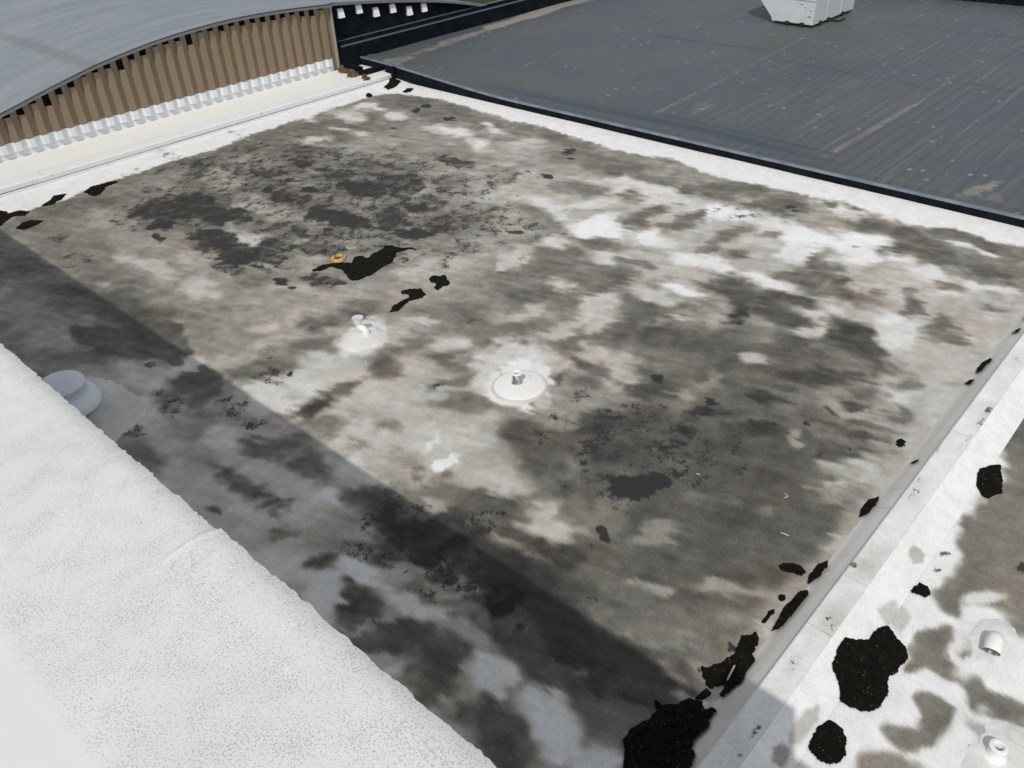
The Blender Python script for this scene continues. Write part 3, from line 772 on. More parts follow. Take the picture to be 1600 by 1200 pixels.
LELL = [(0.44,0.35,8.611,13.178,1.591,-3.37,-1.757,-2.193),
(0.38,0.35,6.305,3.972,0.434,-0.995,-0.611,-0.332),
(0.42,0.35,3.663,4.496,0.18,-1.05,-0.429,-0.213),
(0.7,0.35,6.341,14.887,0.631,-0.526,-0.378,-0.744),
(0.85,0.35,5.924,14.239,0.196,-0.097,-0.114,-0.246),
(1,0.35,5.905,14.206,0.122,-0.06,-0.072,-0.154),
(0.65,0.35,6.668,13.732,0.222,-0.291,-0.239,-0.394),
(0.7,0.35,6.052,12.975,0.18,-0.525,-0.227,-0.327),
(0.75,0.35,5.985,11.86,0.194,-0.547,-0.215,-0.288),
(0.55,0.35,5.654,11.814,0.13,-0.358,-0.137,-0.188),
(0.55,0.35,7.817,16.252,0.399,-0.058,-0.13,-0.272),
(0.55,0.35,8.345,15.387,0.247,-0.332,-0.315,-0.489),
(0.4,0.35,5.775,14.432,0.148,-0.193,-0.108,-0.204),
(0.9,0.35,5.571,13.703,-0.039,-0.213,-0.051,-0.039),
(0.35,0.35,4.43,15.179,0.165,-0.213,-0.179,-0.415),
(0.35,0.35,4.208,14.038,0.111,-0.293,-0.15,-0.282),
(0.5,0.35,9.908,15.195,0.313,-0.724,-0.256,-0.327),
(0.8,0.35,9.383,14.762,0.165,-0.224,-0.174,-0.24),
(0.65,0.35,9.334,13.611,0.269,-0.59,-0.285,-0.345),
(0.8,0.35,9.193,12.674,0.155,-0.582,-0.277,-0.298),
(0.62,0.35,9.851,12.487,0.29,-0.241,-0.274,-0.337),
(0.6,0.35,8.538,14.977,0.265,-0.356,-0.212,-0.316),
(0.9,0.35,8.436,15.114,0.082,-0.11,-0.105,-0.16),
(0.7,0.35,8.052,13.654,0.181,-0.629,-0.201,-0.253),
(1,0.35,8.546,13.399,0.119,-0.252,-0.093,-0.118),
(1,0.35,8.532,14.18,0.114,-0.053,-0.057,-0.092),
(0.85,0.35,8.012,12.091,0.181,-0.604,-0.283,-0.321),
(0.75,0.35,8.129,11.591,0.118,-0.392,-0.188,-0.204),
(0.55,0.35,8.236,16.64,0.415,-0.055,-0.14,-0.285),
(0.45,0.35,9.156,16.395,0.13,-0.178,-0.149,-0.228),
(0.7,0.35,6.708,13.798,0.301,-0.601,-0.249,-0.383),
(0.7,0.35,6.124,13.094,0.267,-0.346,-0.18,-0.301),
(0.72,0.35,6.086,12.02,0.349,-0.661,-0.213,-0.31),
(0.72,0.35,6.642,11.903,0.259,-0.334,-0.148,-0.217),
(0.6,0.35,8.573,11.011,0.122,-0.416,-0.291,-0.291),
(0.95,0.35,8.429,10.215,0.145,-0.289,-0.145,-0.148),
(0.55,0.35,9.23,10.968,0.198,-0.26,-0.2,-0.218),
(0.5,0.35,10.08,13.506,0.201,-0.272,-0.24,-0.291),
(0.45,0.35,10.861,13.397,0.245,-0.334,-0.195,-0.222),
(0.95,0.35,7.549,11.623,0.088,-0.114,-0.058,-0.077),
(0.85,0.35,7.018,10.921,0.015,-0.186,-0.102,-0.098),
(0.5,0.35,7.235,12.086,0.212,-0.276,-0.242,-0.341),
(0.35,0.35,7.7,11.054,0.431,-0.558,-0.33,-0.413),
(0.6,0.35,11.344,12.105,0.097,-0.455,-0.238,-0.212),
(0.45,0.35,10.68,12.695,0.298,-0.403,-0.312,-0.344),
(0.65,0.35,9.779,12.166,0.137,-0.54,-0.406,-0.404),
(0.5,0.35,11.304,10.682,0.507,-0.055,-0.156,-0.187),
(1,0.35,10.253,11.024,0.048,-0.064,-0.051,-0.051),
(1,0.35,11.81,10.188,0.045,-0.06,-0.058,-0.049),
(1,0.35,11.763,10.522,0.027,-0.036,-0.032,-0.028),
(1,0.35,13.143,10.774,0.13,-0.064,-0.106,-0.098),
(1,0.35,12.907,10.453,0.039,-0.053,-0.058,-0.047),
(1,0.35,9.645,8.956,0.051,-0.066,-0.063,-0.057),
(1,0.35,13.24,14.478,0.062,-0.088,-0.076,-0.079),
(1,0.35,13.666,15.662,0.058,-0.083,-0.073,-0.079),
(1,0.35,13.297,15.578,0.176,0.009,-0.097,-0.133),
(0.9,0.35,12.045,14.826,0.048,-0.067,-0.046,-0.053),
(0.9,0.35,11.518,12.665,0.041,-0.055,-0.048,-0.049),
(0.72,0.35,9.262,11.046,0.177,-0.37,-0.206,-0.211),
(0.7,0.35,8.713,11.173,0.179,-0.234,-0.378,-0.436),
(0.75,0.35,8.351,10.211,0.12,-0.391,-0.229,-0.218),
(0.55,0.35,8.872,10.286,0.173,-0.226,-0.233,-0.248),
(0.5,0.35,9.128,10.064,0.121,-0.158,-0.333,-0.342),
(0.5,0.35,9.586,9.802,0.102,-0.369,-0.312,-0.262),
(0.42,0.35,8.716,9.032,0.104,-0.338,-0.137,-0.114),
(0.42,0.35,9.379,9.408,0.17,-0.221,-0.287,-0.274),
(0.55,0.35,9.739,11.036,0.183,-0.242,-0.212,-0.224),
(1,0.35,9.7,10.033,0.032,-0.042,-0.046,-0.045),
(1,0.35,8.9,9.87,0.068,-0.089,-0.064,-0.066),
(0.3,0.35,12.464,6.49,0.193,-0.422,-0.368,-0.198),
(1,0.35,13.198,5.733,0.06,-0.078,-0.088,-0.045),
(0.9,0.35,6.026,10.732,0.097,-0.123,-0.071,-0.102),
(0.95,0.35,5.963,10.468,0.048,-0.06,-0.044,-0.063),
(0.6,0.35,6.484,10.133,0.178,-0.496,-0.143,-0.159),
(0.55,0.35,6.968,10.986,0.036,-0.447,-0.163,-0.157),
(0.5,0.35,7.87,11.045,0.52,-0.674,-0.253,-0.312),
(0.85,0.35,8.351,10.211,0.129,-0.421,-0.16,-0.153),
(0.6,0.35,8.906,9.916,0.257,-0.333,-0.23,-0.238),
(0.4,0.35,5.499,9.027,0.102,-0.127,-0.082,-0.109),
(0.35,0.35,4.545,9.008,0.07,-0.087,-0.07,-0.104),
(0.35,0.35,6.962,7.415,0.086,-0.107,-0.079,-0.078),
(0.85,0.35,5.451,6.546,0.081,-0.024,-0.025,-0.041),
(0.35,0.35,4.328,8.427,0.095,-0.218,-0.118,-0.141),
(0.95,0.35,7.567,4.712,0.054,-0.066,-0.073,-0.05),
(0.9,0.35,7.479,3.806,0.055,-0.067,-0.071,-0.043),
(0.9,0.35,6.855,3.771,0.043,-0.101,-0.068,-0.034),
(0.6,0.35,6.86,3.623,0.07,-0.085,-0.064,-0.04),
(0.85,0.35,6.623,4.318,0.034,-0.041,-0.041,-0.029),
(0.75,0.35,6.436,4.52,0.091,-0.046,-0.03,-0.03),
(0.5,0.35,9.376,4.541,0.082,-0.103,-0.116,-0.066),
(0.4,0.35,6.241,4.562,0.072,-0.087,-0.049,-0.037),
(0.85,0.35,7.479,3.806,0.061,-0.074,-0.071,-0.043),
(0.6,0.35,7.263,3.763,0.072,-0.087,-0.11,-0.067),
(0.45,0.35,7.323,3.204,0.082,-0.197,-0.114,-0.049),
(0.95,0.35,7.751,2.685,0.02,-0.048,-0.023,-0.009),
(0.8,0.35,7.646,2.027,0.02,-0.024,-0.021,-0.009),
(0.5,0.35,9.326,4.463,0.096,-0.119,-0.076,-0.043),
(0.95,0.35,4.231,4.514,0.225,-0.0,-0.012,-0.037),
(0.6,0.35,4.061,4.329,0.073,-0.086,-0.032,-0.031),
(0.5,0.35,3.426,4.295,0.089,-0.169,-0.093,-0.074),
(0.4,0.35,3.116,5.242,0.125,-0.148,-0.07,-0.086),
(0.8,0.35,3.591,4.178,0.02,-0.024,-0.014,-0.014),
(0.8,0.35,3.782,4.676,0.045,-0.018,-0.011,-0.019),
(0.4,0.35,5.443,5.012,0.176,-0.213,-0.131,-0.116),
(1.25,0.35,5.585,3.616,0.152,-0.182,-0.144,-0.102),
(1.1,0.35,5.433,3.528,0.107,-0.128,-0.099,-0.071),
(0.6,0.35,5.428,3.922,0.088,-0.105,-0.045,-0.034),
(0.95,0.35,5.631,4.321,0.023,-0.027,-0.035,-0.027),
(0.95,0.35,6.867,3.756,0.035,-0.084,-0.06,-0.03),
(0.6,0.35,6.923,3.641,0.029,-0.035,-0.052,-0.032),
(0.9,0.35,6.384,3.809,0.095,-0.038,-0.041,-0.044),
(0.75,0.35,6.562,3.776,0.069,-0.084,-0.029,-0.019),
(0.75,0.35,6.022,3.494,0.028,-0.033,-0.026,-0.018),
(0.85,0.35,6.667,3.226,0.028,-0.034,-0.029,-0.017),
(0.8,0.35,6.852,3.47,0.057,-0.011,-0.008,-0.01),
(0.7,0.35,4.836,3.514,0.0,-0.104,-0.051,-0.014),
(0.7,0.35,4.66,3.468,0.015,-0.018,-0.02,-0.016),
(0.85,0.35,6.623,4.318,0.006,-0.048,-0.023,-0.01),
(0.75,0.35,6.448,4.506,0.08,-0.029,-0.018,-0.02),
(0.6,0.35,6.254,4.595,0.084,-0.101,-0.037,-0.028),
(0.35,0.35,5.203,3.505,0.169,-0.2,-0.095,-0.069),
(0.45,0.35,5.155,4.208,0.077,-0.092,-0.059,-0.048),
(0.45,0.35,3.645,8.008,0.091,-0.389,-0.239,-0.237),
(0.45,0.35,3.093,8.992,0.07,-0.285,-0.146,-0.172),
(0.6,0.35,2.602,8.823,0.076,-0.092,-0.062,-0.121),
(0.5,0.35,4.323,8.492,0.108,-0.133,-0.108,-0.159),
(0.95,0.35,4.462,8.403,0.019,-0.023,-0.015,-0.022),
(0.35,0.35,3.325,10.016,0.084,-0.103,-0.058,-0.111),
(0.5,0.35,3.484,4.289,0.089,-0.169,-0.078,-0.062),
(0.45,0.35,3.168,4.177,0.042,-0.139,-0.047,-0.027),
(0.35,0.35,3.044,5.127,0.156,-0.298,-0.061,-0.058),
(1,0.35,3.389,2.748,0.04,-0.046,-0.049,-0.04),
(0.6,0.35,3.39,3.306,0.042,-0.048,-0.026,-0.023),
(0.6,0.35,3.439,3.17,0.023,-0.027,-0.015,-0.013),
(0.9,0.35,4.461,1.862,0.02,-0.023,-0.015,-0.009),
(0.7,0.35,4.16,2.024,0.012,-0.014,-0.011,-0.007),
(0.7,0.35,4.289,1.9,0.011,-0.012,-0.008,-0.005),
(0.35,0.35,4.105,2.993,0.038,-0.044,-0.029,-0.023)]
POLY = [(218,0.07,[3.349,16.863,4.042,16.926,4.659,16.998,5.266,16.972,6.43,17.21,7.043,17.171,7.807,17.222,8.951,17.167,9.679,17.342,10.218,17.291,10.805,17.36,11.353,17.347,12.004,17.393,12.656,17.383,13.304,17.414,13.735,17.289,13.977,16.94,14.101,16.463,14.187,15.103,14.089,14.171,13.996,13.048,14.14,12.448,13.983,11.381,13.901,10.438,13.886,9.598,14.061,8.73,13.836,7.85,13.839,7.018,13.923,6.535,13.909,5.647,14.089,5.168,13.941,4.441,13.828,3.855,14.094,3.178,13.957,2.644,14.086,2.212,14.197,1.522,15.452,1.823,14.964,2.459,15.408,18.922,4.12,19.142])]
NPOLY = [(115,0.05,[9.924,0.667,8.897,0.788,8.391,0.802,7.737,0.729,7.444,0.788,7.052,0.838,6.766,0.783,6.657,0.66,6.334,0.68,6.062,0.712,5.928,0.593,5.879,0.459,5.945,0.309,5.98,0.166,6.013,-0.023,6.281,-0.434,10.106,0.446]),
(116,0.03,[5.53,0.712,5.664,0.606,5.816,0.49,5.776,0.424,5.645,0.406,5.53,0.392,5.428,0.271,5.433,0.145,5.346,0.012,5.371,-0.13,5.352,-0.254,5.21,-0.426,5.109,-0.277,5.109,-0.156,5.094,-0.065,5.024,0.033,5.068,0.108,5.214,0.094,5.244,0.21,5.206,0.335,5.223,0.471,5.106,0.571,5.076,0.605,5.258,0.639]),
(116,0.03,[4.843,0.48,4.956,0.428,5.024,0.271,5.016,0.134,4.852,0.14,4.658,0.194,4.412,0.258,4.374,0.332,4.399,0.428,4.44,0.542,4.534,0.531,4.596,0.346,4.724,0.337,4.786,0.374]),
(122,0.04,[4.019,0.558,4.145,0.564,4.293,0.457,4.345,0.335,4.337,0.193,4.282,0.037,3.865,0.514]),
(150,0.015,[3.769,1.075,3.869,1.054,3.873,0.994,3.78,0.946,3.697,0.965,3.686,1.031]),
(178,0.03,[3.878,1.028,4.104,1.053,4.261,1.04,4.356,0.99,4.274,0.941,4.127,0.943,3.935,0.963]),
(172,0.01,[6.41,1.076,6.498,1.074,6.547,1.016,6.504,0.952,6.389,0.939,6.316,0.988,6.334,1.041]),
(190,0.03,[5.554,1.031,5.802,0.961,5.664,0.795,5.426,0.812])]
NELL = [(100,0.4,8.707,0.671,0.17,-0.205,-0.685,-0.189),
(205,0.4,6.26,0.314,0.107,-0.125,-0.089,-0.027),
(90,0.3,6.828,0.217,0.051,-0.06,-0.114,-0.032),
(130,0.5,5.391,0.701,0.048,-0.056,-0.09,-0.035),
(224,0.25,5.769,0.162,0.176,-0.205,-0.319,-0.099),
(226,0.25,4.796,-0.183,0.219,-0.251,-0.316,-0.096),
(195,0.4,5.649,0.224,0.067,-0.078,-0.117,-0.038),
(140,0.4,5.512,0.345,0.017,-0.02,-0.019,-0.007),
(120,0.5,5.61,0.202,0.034,-0.039,-0.052,-0.017),
(128,0.5,4.798,-0.094,0.042,-0.025,-0.055,-0.039),
(170,0.4,4.814,-0.089,0.067,-0.078,-0.128,-0.04)]
NLELL = [(0.7,0.35,6.551,0.761,0.038,-0.044,-0.032,-0.011),
(0.6,0.35,6.375,0.75,0.022,-0.026,-0.047,-0.016),
(0.9,0.35,6.828,0.217,0.044,-0.052,-0.098,-0.028),
(0.6,0.35,5.174,0.158,0.01,-0.011,-0.018,-0.006),
(0.4,0.35,6.353,1.271,0.038,-0.045,-0.04,-0.016),
(0.6,0.35,4.672,0.037,0.012,-0.014,-0.073,-0.025)]
TELL = [(0.72,0.35,15.631,3.348,0.39,-0.229,-0.313,-0.118),
(0.55,0.35,15.316,3.044,0.023,-0.193,-0.235,-0.057),
(0.75,0.35,14.523,3.452,0.341,-0.07,-0.175,-0.094),
(0.5,0.35,15.035,3.417,0.234,-0.069,-0.123,-0.058),
(0.45,0.35,14.492,2.795,0.12,-0.157,-0.21,-0.064),
(0.5,0.35,17.365,4.963,0.29,-0.068,-0.163,-0.081),
(0.45,0.35,16.874,9.751,0.625,0.006,-0.206,-0.169),
(0.6,0.35,14.618,18.005,0.519,-0.171,-0.33,-0.418)]
MOSS = [('r', [3.155, 2.012, 3.077, 1.94, 2.98, 1.855, 2.871, 1.791, 3.174, 1.443, 3.304, 1.484, 3.445, 1.558, 3.601, 1.541, 3.72, 1.57, 3.789, 1.576, 3.833, 1.624, 3.781, 1.651, 3.818, 1.718, 3.763, 1.803, 3.625, 1.896, 3.577, 1.94, 3.594, 1.998, 3.527, 1.922, 3.439, 1.938, 3.315, 1.974, 3.252, 2.005], 0.09, 'large black moss mat in the shaded corner beside the near wall'),
('r', [4.612, 1.8, 4.719, 1.729, 4.612, 1.639, 4.487, 1.644, 4.414, 1.592, 4.255, 1.576, 4.137, 1.551, 3.976, 1.611, 4.103, 1.655, 4.001, 1.741, 4.051, 1.846, 4.123, 1.879, 4.249, 1.783, 4.401, 1.744], 0.02, 'ragged dark moss patch with a pale stick lying on its lower end'),
('r', [5.393, 1.593, 5.372, 1.637, 5.164, 1.663, 4.954, 1.64, 4.796, 1.621, 4.845, 1.583, 5.053, 1.563, 5.218, 1.561, 5.349, 1.565], 0.05, 'long leaf-shaped moss clump, nearest of the slim ones along the parapet'),
('r', [5.872, 1.615, 5.792, 1.666, 5.61, 1.667, 5.484, 1.627, 5.613, 1.58, 5.787, 1.586], 0.05, 'slim moss clump right beside the curved moss streak on the stained roof'),
('r', [5.562, 1.936, 5.615, 1.918, 5.656, 1.87, 5.678, 1.779, 5.631, 1.726, 5.583, 1.732, 5.572, 1.804, 5.538, 1.9], 0.03, 'curved moss streak lying crosswise next to a slim clump near the parapet'),
('r', [7.011, 1.606, 6.947, 1.672, 6.754, 1.671, 6.62, 1.632, 6.675, 1.591, 6.856, 1.576], 0.05, 'single oval moss clump midway along the parapet base'),
('r', [5.212, 1.765, 5.244, 1.759, 5.254, 1.731, 5.224, 1.711, 5.177, 1.718, 5.177, 1.746], 0.03, 'tiny round moss tuft between the long clump and the curved streak'),
('r', [5.006, 1.75, 5.048, 1.733, 5.023, 1.711, 4.983, 1.72, 4.86, 1.728, 4.861, 1.742, 4.952, 1.737], 0.02, 'tiny broken moss crumbs left of the long leaf-shaped clump'),
('r', [3.83, 1.771, 3.889, 1.77, 3.959, 1.753, 3.946, 1.715, 3.887, 1.716, 3.845, 1.735], 0.03, 'small moss scrap in shade between the large mat and the ragged patch'),
('n', [5.386, 0.879, 5.337, 0.812, 5.317, 0.747, 5.286, 0.697, 5.233, 0.64, 5.102, 0.626, 4.984, 0.634, 4.928, 0.666, 4.83, 0.653, 4.745, 0.627, 4.572, 0.662, 4.495, 0.736, 4.455, 0.826, 4.477, 0.876, 4.608, 0.942, 4.666, 1.034, 4.811, 1.063, 4.912, 1.08, 5.006, 1.074, 5.106, 1.021, 5.166, 0.941, 5.274, 0.938], 0.06, 'largest black moss mat on the white roof right of the parapet'),
('n', [4.242, 0.846, 4.253, 0.753, 4.185, 0.691, 4.062, 0.641, 3.999, 0.673, 3.935, 0.712, 3.925, 0.812, 3.97, 0.869, 4.08, 0.896, 4.18, 0.88], 0.06, 'round black moss mat below the largest mat on the white roof'),
('n', [6.074, 0.855, 6.079, 0.788, 5.999, 0.724, 5.939, 0.756, 5.926, 0.868, 6.003, 0.878], 0.04, 'small pointed moss clump above the largest mat on the white roof'),
('n', [8.133, 0.907, 8.204, 0.822, 7.971, 0.731, 7.74, 0.703, 7.604, 0.742, 7.582, 0.817, 7.701, 0.9, 7.95, 0.966], 0.05, 'oval moss mat at the edge of a brown stain by the right frame side'),
('r', [10.32, 1.566, 10.268, 1.537, 9.941, 1.56, 9.878, 1.585, 10.07, 1.627, 10.243, 1.605], 0.04, 'narrow slanting moss clump near the far end of the parapet'),
('r', [9.726, 1.566, 9.571, 1.577, 9.624, 1.62, 9.718, 1.613], 0.03, 'small moss tuft just below the narrow slanting clump'),
('r', [11.172, 1.476, 11.002, 1.474, 11.015, 1.543, 11.132, 1.525], 0.03, 'small flat moss tuft, second from the far end of the parapet'),
('r', [11.682, 1.504, 11.631, 1.522, 11.516, 1.529, 11.437, 1.494, 11.505, 1.454], 0.03, 'farthest moss tuft along the parapet, cut by the right frame edge'),
('r', [8.134, 1.805, 8.115, 1.75, 8.033, 1.73, 7.977, 1.756, 7.996, 1.804, 8.084, 1.829], 0.03, 'single blocky moss lump standing alone on grey roof left of the parapet'),
('r', [7.68, 1.547, 7.723, 1.529, 7.733, 1.494, 7.674, 1.499, 7.663, 1.524], 0.02, 'tiny flat moss scrap touching the parapet cant below the lone lump'),
('r', [3.985, 17.24, 4.169, 17.744, 4.225, 17.417, 4.298, 17.297, 4.306, 17.162, 4.498, 17.121, 4.6, 16.925, 4.445, 16.76, 4.273, 16.924, 3.954, 16.689, 3.754, 16.606], 0.04, 'moss mat at the left frame edge against the white back strip'),
('r', [4.086, 16.289, 4.282, 16.496, 4.443, 16.462, 4.547, 16.268, 4.442, 16.17, 4.166, 16.128], 0.04, 'smooth oval moss patch right beside the shadow edge at far left'),
('r', [4.839, 16.99, 5.022, 17.136, 5.12, 17.204, 5.209, 17.355, 5.419, 17.252, 5.228, 16.995, 5.139, 17.007, 5.029, 16.931], 0.04, 'two-lobed moss patch, middle one along the white back strip'),
('r', [5.719, 17.018, 5.93, 17.226, 6.136, 17.166, 6.387, 17.121, 6.375, 16.992, 6.094, 16.937, 5.932, 16.735, 5.753, 16.633, 5.692, 16.781], 0.05, 'comma-shaped moss patch with a thin tail along the back strip'),
('r', [14.057, 17.668, 14.397, 17.837, 14.782, 18.238, 14.833, 18.164, 14.653, 17.871, 14.64, 17.617, 14.304, 17.44, 14.032, 17.445], 0.04, 'moss patch tucked in the far corner where both white strips meet'),
('r', [14.123, 16.981, 14.363, 17.094, 14.456, 17.01, 14.422, 16.879, 14.224, 16.784, 14.091, 16.851], 0.03, 'small oblong moss patch just right of the far corner'),
('r', [13.359, 17.557, 13.482, 17.629, 13.521, 17.548, 13.442, 17.388, 13.319, 17.368, 13.294, 17.453], 0.03, 'small round moss dot on the white strip left of the far corner'),
('r', [6.895, 10.46, 6.997, 10.423, 7.059, 10.251, 7.24, 10.395, 7.325, 10.353, 7.346, 10.193, 7.516, 10.233, 7.698, 10.243, 7.815, 10.34, 7.916, 10.211, 7.938, 10.053, 8.042, 9.948, 8.026, 9.772, 7.989, 9.889, 7.767, 9.959, 7.485, 9.753, 7.154, 9.721, 6.933, 9.693, 6.734, 9.686, 6.666, 9.799, 6.728, 9.998, 6.808, 10.161, 6.775, 10.43, 6.556, 10.437, 6.481, 10.506, 6.499, 10.573, 6.718, 10.567], 0.015, 'sprawling wet black moss sheet beside the yellow ring'),
('r', [7.494, 8.851, 7.58, 8.87, 7.624, 8.771, 7.709, 8.75, 7.62, 8.605, 7.586, 8.48, 7.49, 8.452, 7.403, 8.503, 7.292, 8.457, 7.317, 8.572, 7.421, 8.647, 7.411, 8.744], 0.015, 'star-shaped black moss patch right of the sprawling sheet'),
('r', [6.935, 8.932, 7.061, 8.854, 7.169, 8.718, 7.094, 8.529, 6.981, 8.513, 6.809, 8.573, 6.667, 8.52, 6.497, 8.469, 6.374, 8.541, 6.531, 8.615, 6.703, 8.668, 6.853, 8.658, 6.942, 8.721, 6.883, 8.836], 0.015, 'hooked black moss streak behind the white bent vent')]
MUSH = [2.552,
10.724,
2.852,
10.237,
2.925,
9.846,
2.955,
9.473,
2.919,
9.087,
2.776,
8.91,
2.571,
8.899,
2.309,
8.793,
2.063,
8.902,
2.095,
10.046]
BENT = [5.369,
8.375,
5.578,
8.541,
5.757,
8.594,
5.981,
8.539,
6.034,
8.361,
5.977,
8.127,
5.805,
7.966,
5.618,
7.963,
5.417,
8.058,
5.333,
8.188]
SPOUT = [5.8,
0.375,
5.994,
0.325,
6.113,
0.207,
6.118,
0.056,
5.979,
-0.033,
5.713,
-0.06,
5.509,
-0.062,
5.48,
0.063,
5.451,
0.151,
5.454,
0.241,
5.574,
0.341]
STUB = [4.699,
0.083,
4.89,
0.064,
5.072,
-0.04,
5.157,
-0.219,
5.123,
-0.405,
4.938,
-0.496,
4.674,
-0.483,
4.469,
-0.249,
4.37,
-0.065,
4.513,
0.028]
FPOLY = [(150,0.015,[3.724,1.062,3.823,1.042,3.827,0.982,3.735,0.935,3.653,0.953,3.642,1.019]),
(178,0.02,[3.832,1.015,4.055,1.04,4.21,1.028,4.304,0.979,4.223,0.929,4.078,0.932,3.888,0.951]),
(172,0.01,[6.333,1.064,6.42,1.061,6.469,1.003,6.427,0.941,6.313,0.928,6.241,0.976,6.258,1.029]),
(190,0.02,[5.488,1.018,5.733,0.95,5.596,0.786,5.361,0.802])]
SMEAR = [5.861,
6.188,
6.171,
6.327,
6.439,
6.304,
6.669,
6.093,
6.787,
5.852,
6.6,
5.641,
6.366,
5.527,
6.13,
5.347,
5.937,
5.335,
5.996,
5.51,
5.896,
5.673,
5.786,
5.807,
5.754,
5.973]
# ---------------- materials ----------------
def mat(name, col=(.5, .5, .5), rough=.6, metal=0, spec=.5):
    m = bpy.data.materials.new(name); m.use_nodes = True; n = m.node_tree.nodes; b = n['Principled BSDF']
    b.inputs['Base Color'].default_value = (*col, 1); b.inputs['Roughness'].default_value = rough; b.inputs['Metallic'].default_value = metal
    b.inputs['Specular IOR Level'].default_value = spec
    return m
class G:
    """small node-graph helper"""
    def __init__(s, m): s.m = m; s.t = m.node_tree; s.n = s.t.nodes; s.b = s.n['Principled BSDF']; s.tc = None
    def L(s, a, b): s.t.links.new(a, b)
    def co(s, scale=None, which='Object'):
        if not s.tc: s.tc = s.n.new('ShaderNodeTexCoord')
        if scale is None: return s.tc.outputs[which]
        mp = s.n.new('ShaderNodeMapping'); mp.inputs['Scale'].default_value = scale; s.L(s.tc.outputs[which], mp.inputs[0]); return mp.outputs[0]
    def noise(s, scale, detail=6, rough=.55, vec=None, dist=0):
        x = s.n.new('ShaderNodeTexNoise'); x.inputs['Scale'].default_value = scale; x.inputs['Detail'].default_value = detail; x.inputs['Roughness'].default_value = rough; x.inputs['Distortion'].default_value = dist
        s.L(vec or s.co(), x.inputs['Vector']); return x.outputs['Fac']
    def vor(s, scale, vec=None, feat='F1', rand=1):
        x = s.n.new('ShaderNodeTexVoronoi'); x.feature = feat; x.inputs['Scale'].default_value = scale; x.inputs['Randomness'].default_value = rand
        s.L(vec or s.co(), x.inputs['Vector']); return x
    def m_(s, op, a, b=None, c=None, clamp=False):
        x = s.n.new('ShaderNodeMath'); x.operation = op; x.use_clamp = clamp
        for i, q in enumerate((a, b, c)):
            if q is None: continue
            if isinstance(q, (int, float)): x.inputs[i].default_value = q
            else: s.L(q, x.inputs[i])
        return x.outputs[0]
    def rng(s, v, a, b, c=0, d=1):
        x = s.n.new('ShaderNodeMapRange'); x.interpolation_type = 'SMOOTHSTEP'
        for i, q in enumerate((a, b, c, d)): x.inputs[i + 1].default_value = q
        s.L(v, x.inputs[0]); return x.outputs[0]
    def attr(s, name):
        x = s.n.new('ShaderNodeAttribute'); x.attribute_name = name; return x.outputs['Fac']
    def ramp(s, v, stops):
        x = s.n.new('ShaderNodeValToRGB'); e = x.color_ramp.elements
        while len(e) < len(stops): e.new(.5)
        for q, (p, c) in zip(e, stops): q.position = p; q.color = (*c, 1)
        s.L(v, x.inputs[0]); return x.outputs[0]
    def mix(s, f, a, b, mode='MIX'):
        x = s.n.new('ShaderNodeMix'); x.data_type = 'RGBA'; x.blend_type = mode
        for i, q in ((0, f), (6, a), (7, b)):
            if isinstance(q, (int, float)): x.inputs[i].default_value = q
            elif isinstance(q, tuple): x.inputs[i].default_value = (*q, 1)
            else: s.L(q, x.inputs[i])
        return x.outputs[2]
    def bump(s, h, strength=.3, dist=.01):
        x = s.n.new('ShaderNodeBump'); x.inputs['Strength'].default_value = strength; x.inputs['Distance'].default_value = dist
        s.L(h, x.inputs['Height']); s.L(x.outputs[0], s.b.inputs['Normal'])
    def col(s, c): s.L(c, s.b.inputs['Base Color'])
def lin(t, tint=(1, 1, 1)): v = (t / 255) ** 2.2 * TONEK; return tuple(v * k for k in tint)
TONEK = .93
STOPS = [(0, (.003, .003, .003)), (20 / 255, lin(20, (.95, 1.02, 1.0))), (60 / 255, lin(60, (1.0, 1.0, .9))), (90 / 255, lin(90, (1.03, 1.0, .87))), (120 / 255, lin(120, (1.05, 1.0, .88))),
         (150 / 255, lin(150, (1.04, 1.0, .91))), (185 / 255, lin(185, (1.02, 1.0, .94))), (215 / 255, lin(215, (1.0, 1.0, .97))), (240 / 255, lin(236, (1.0, 1.0, .985)))]
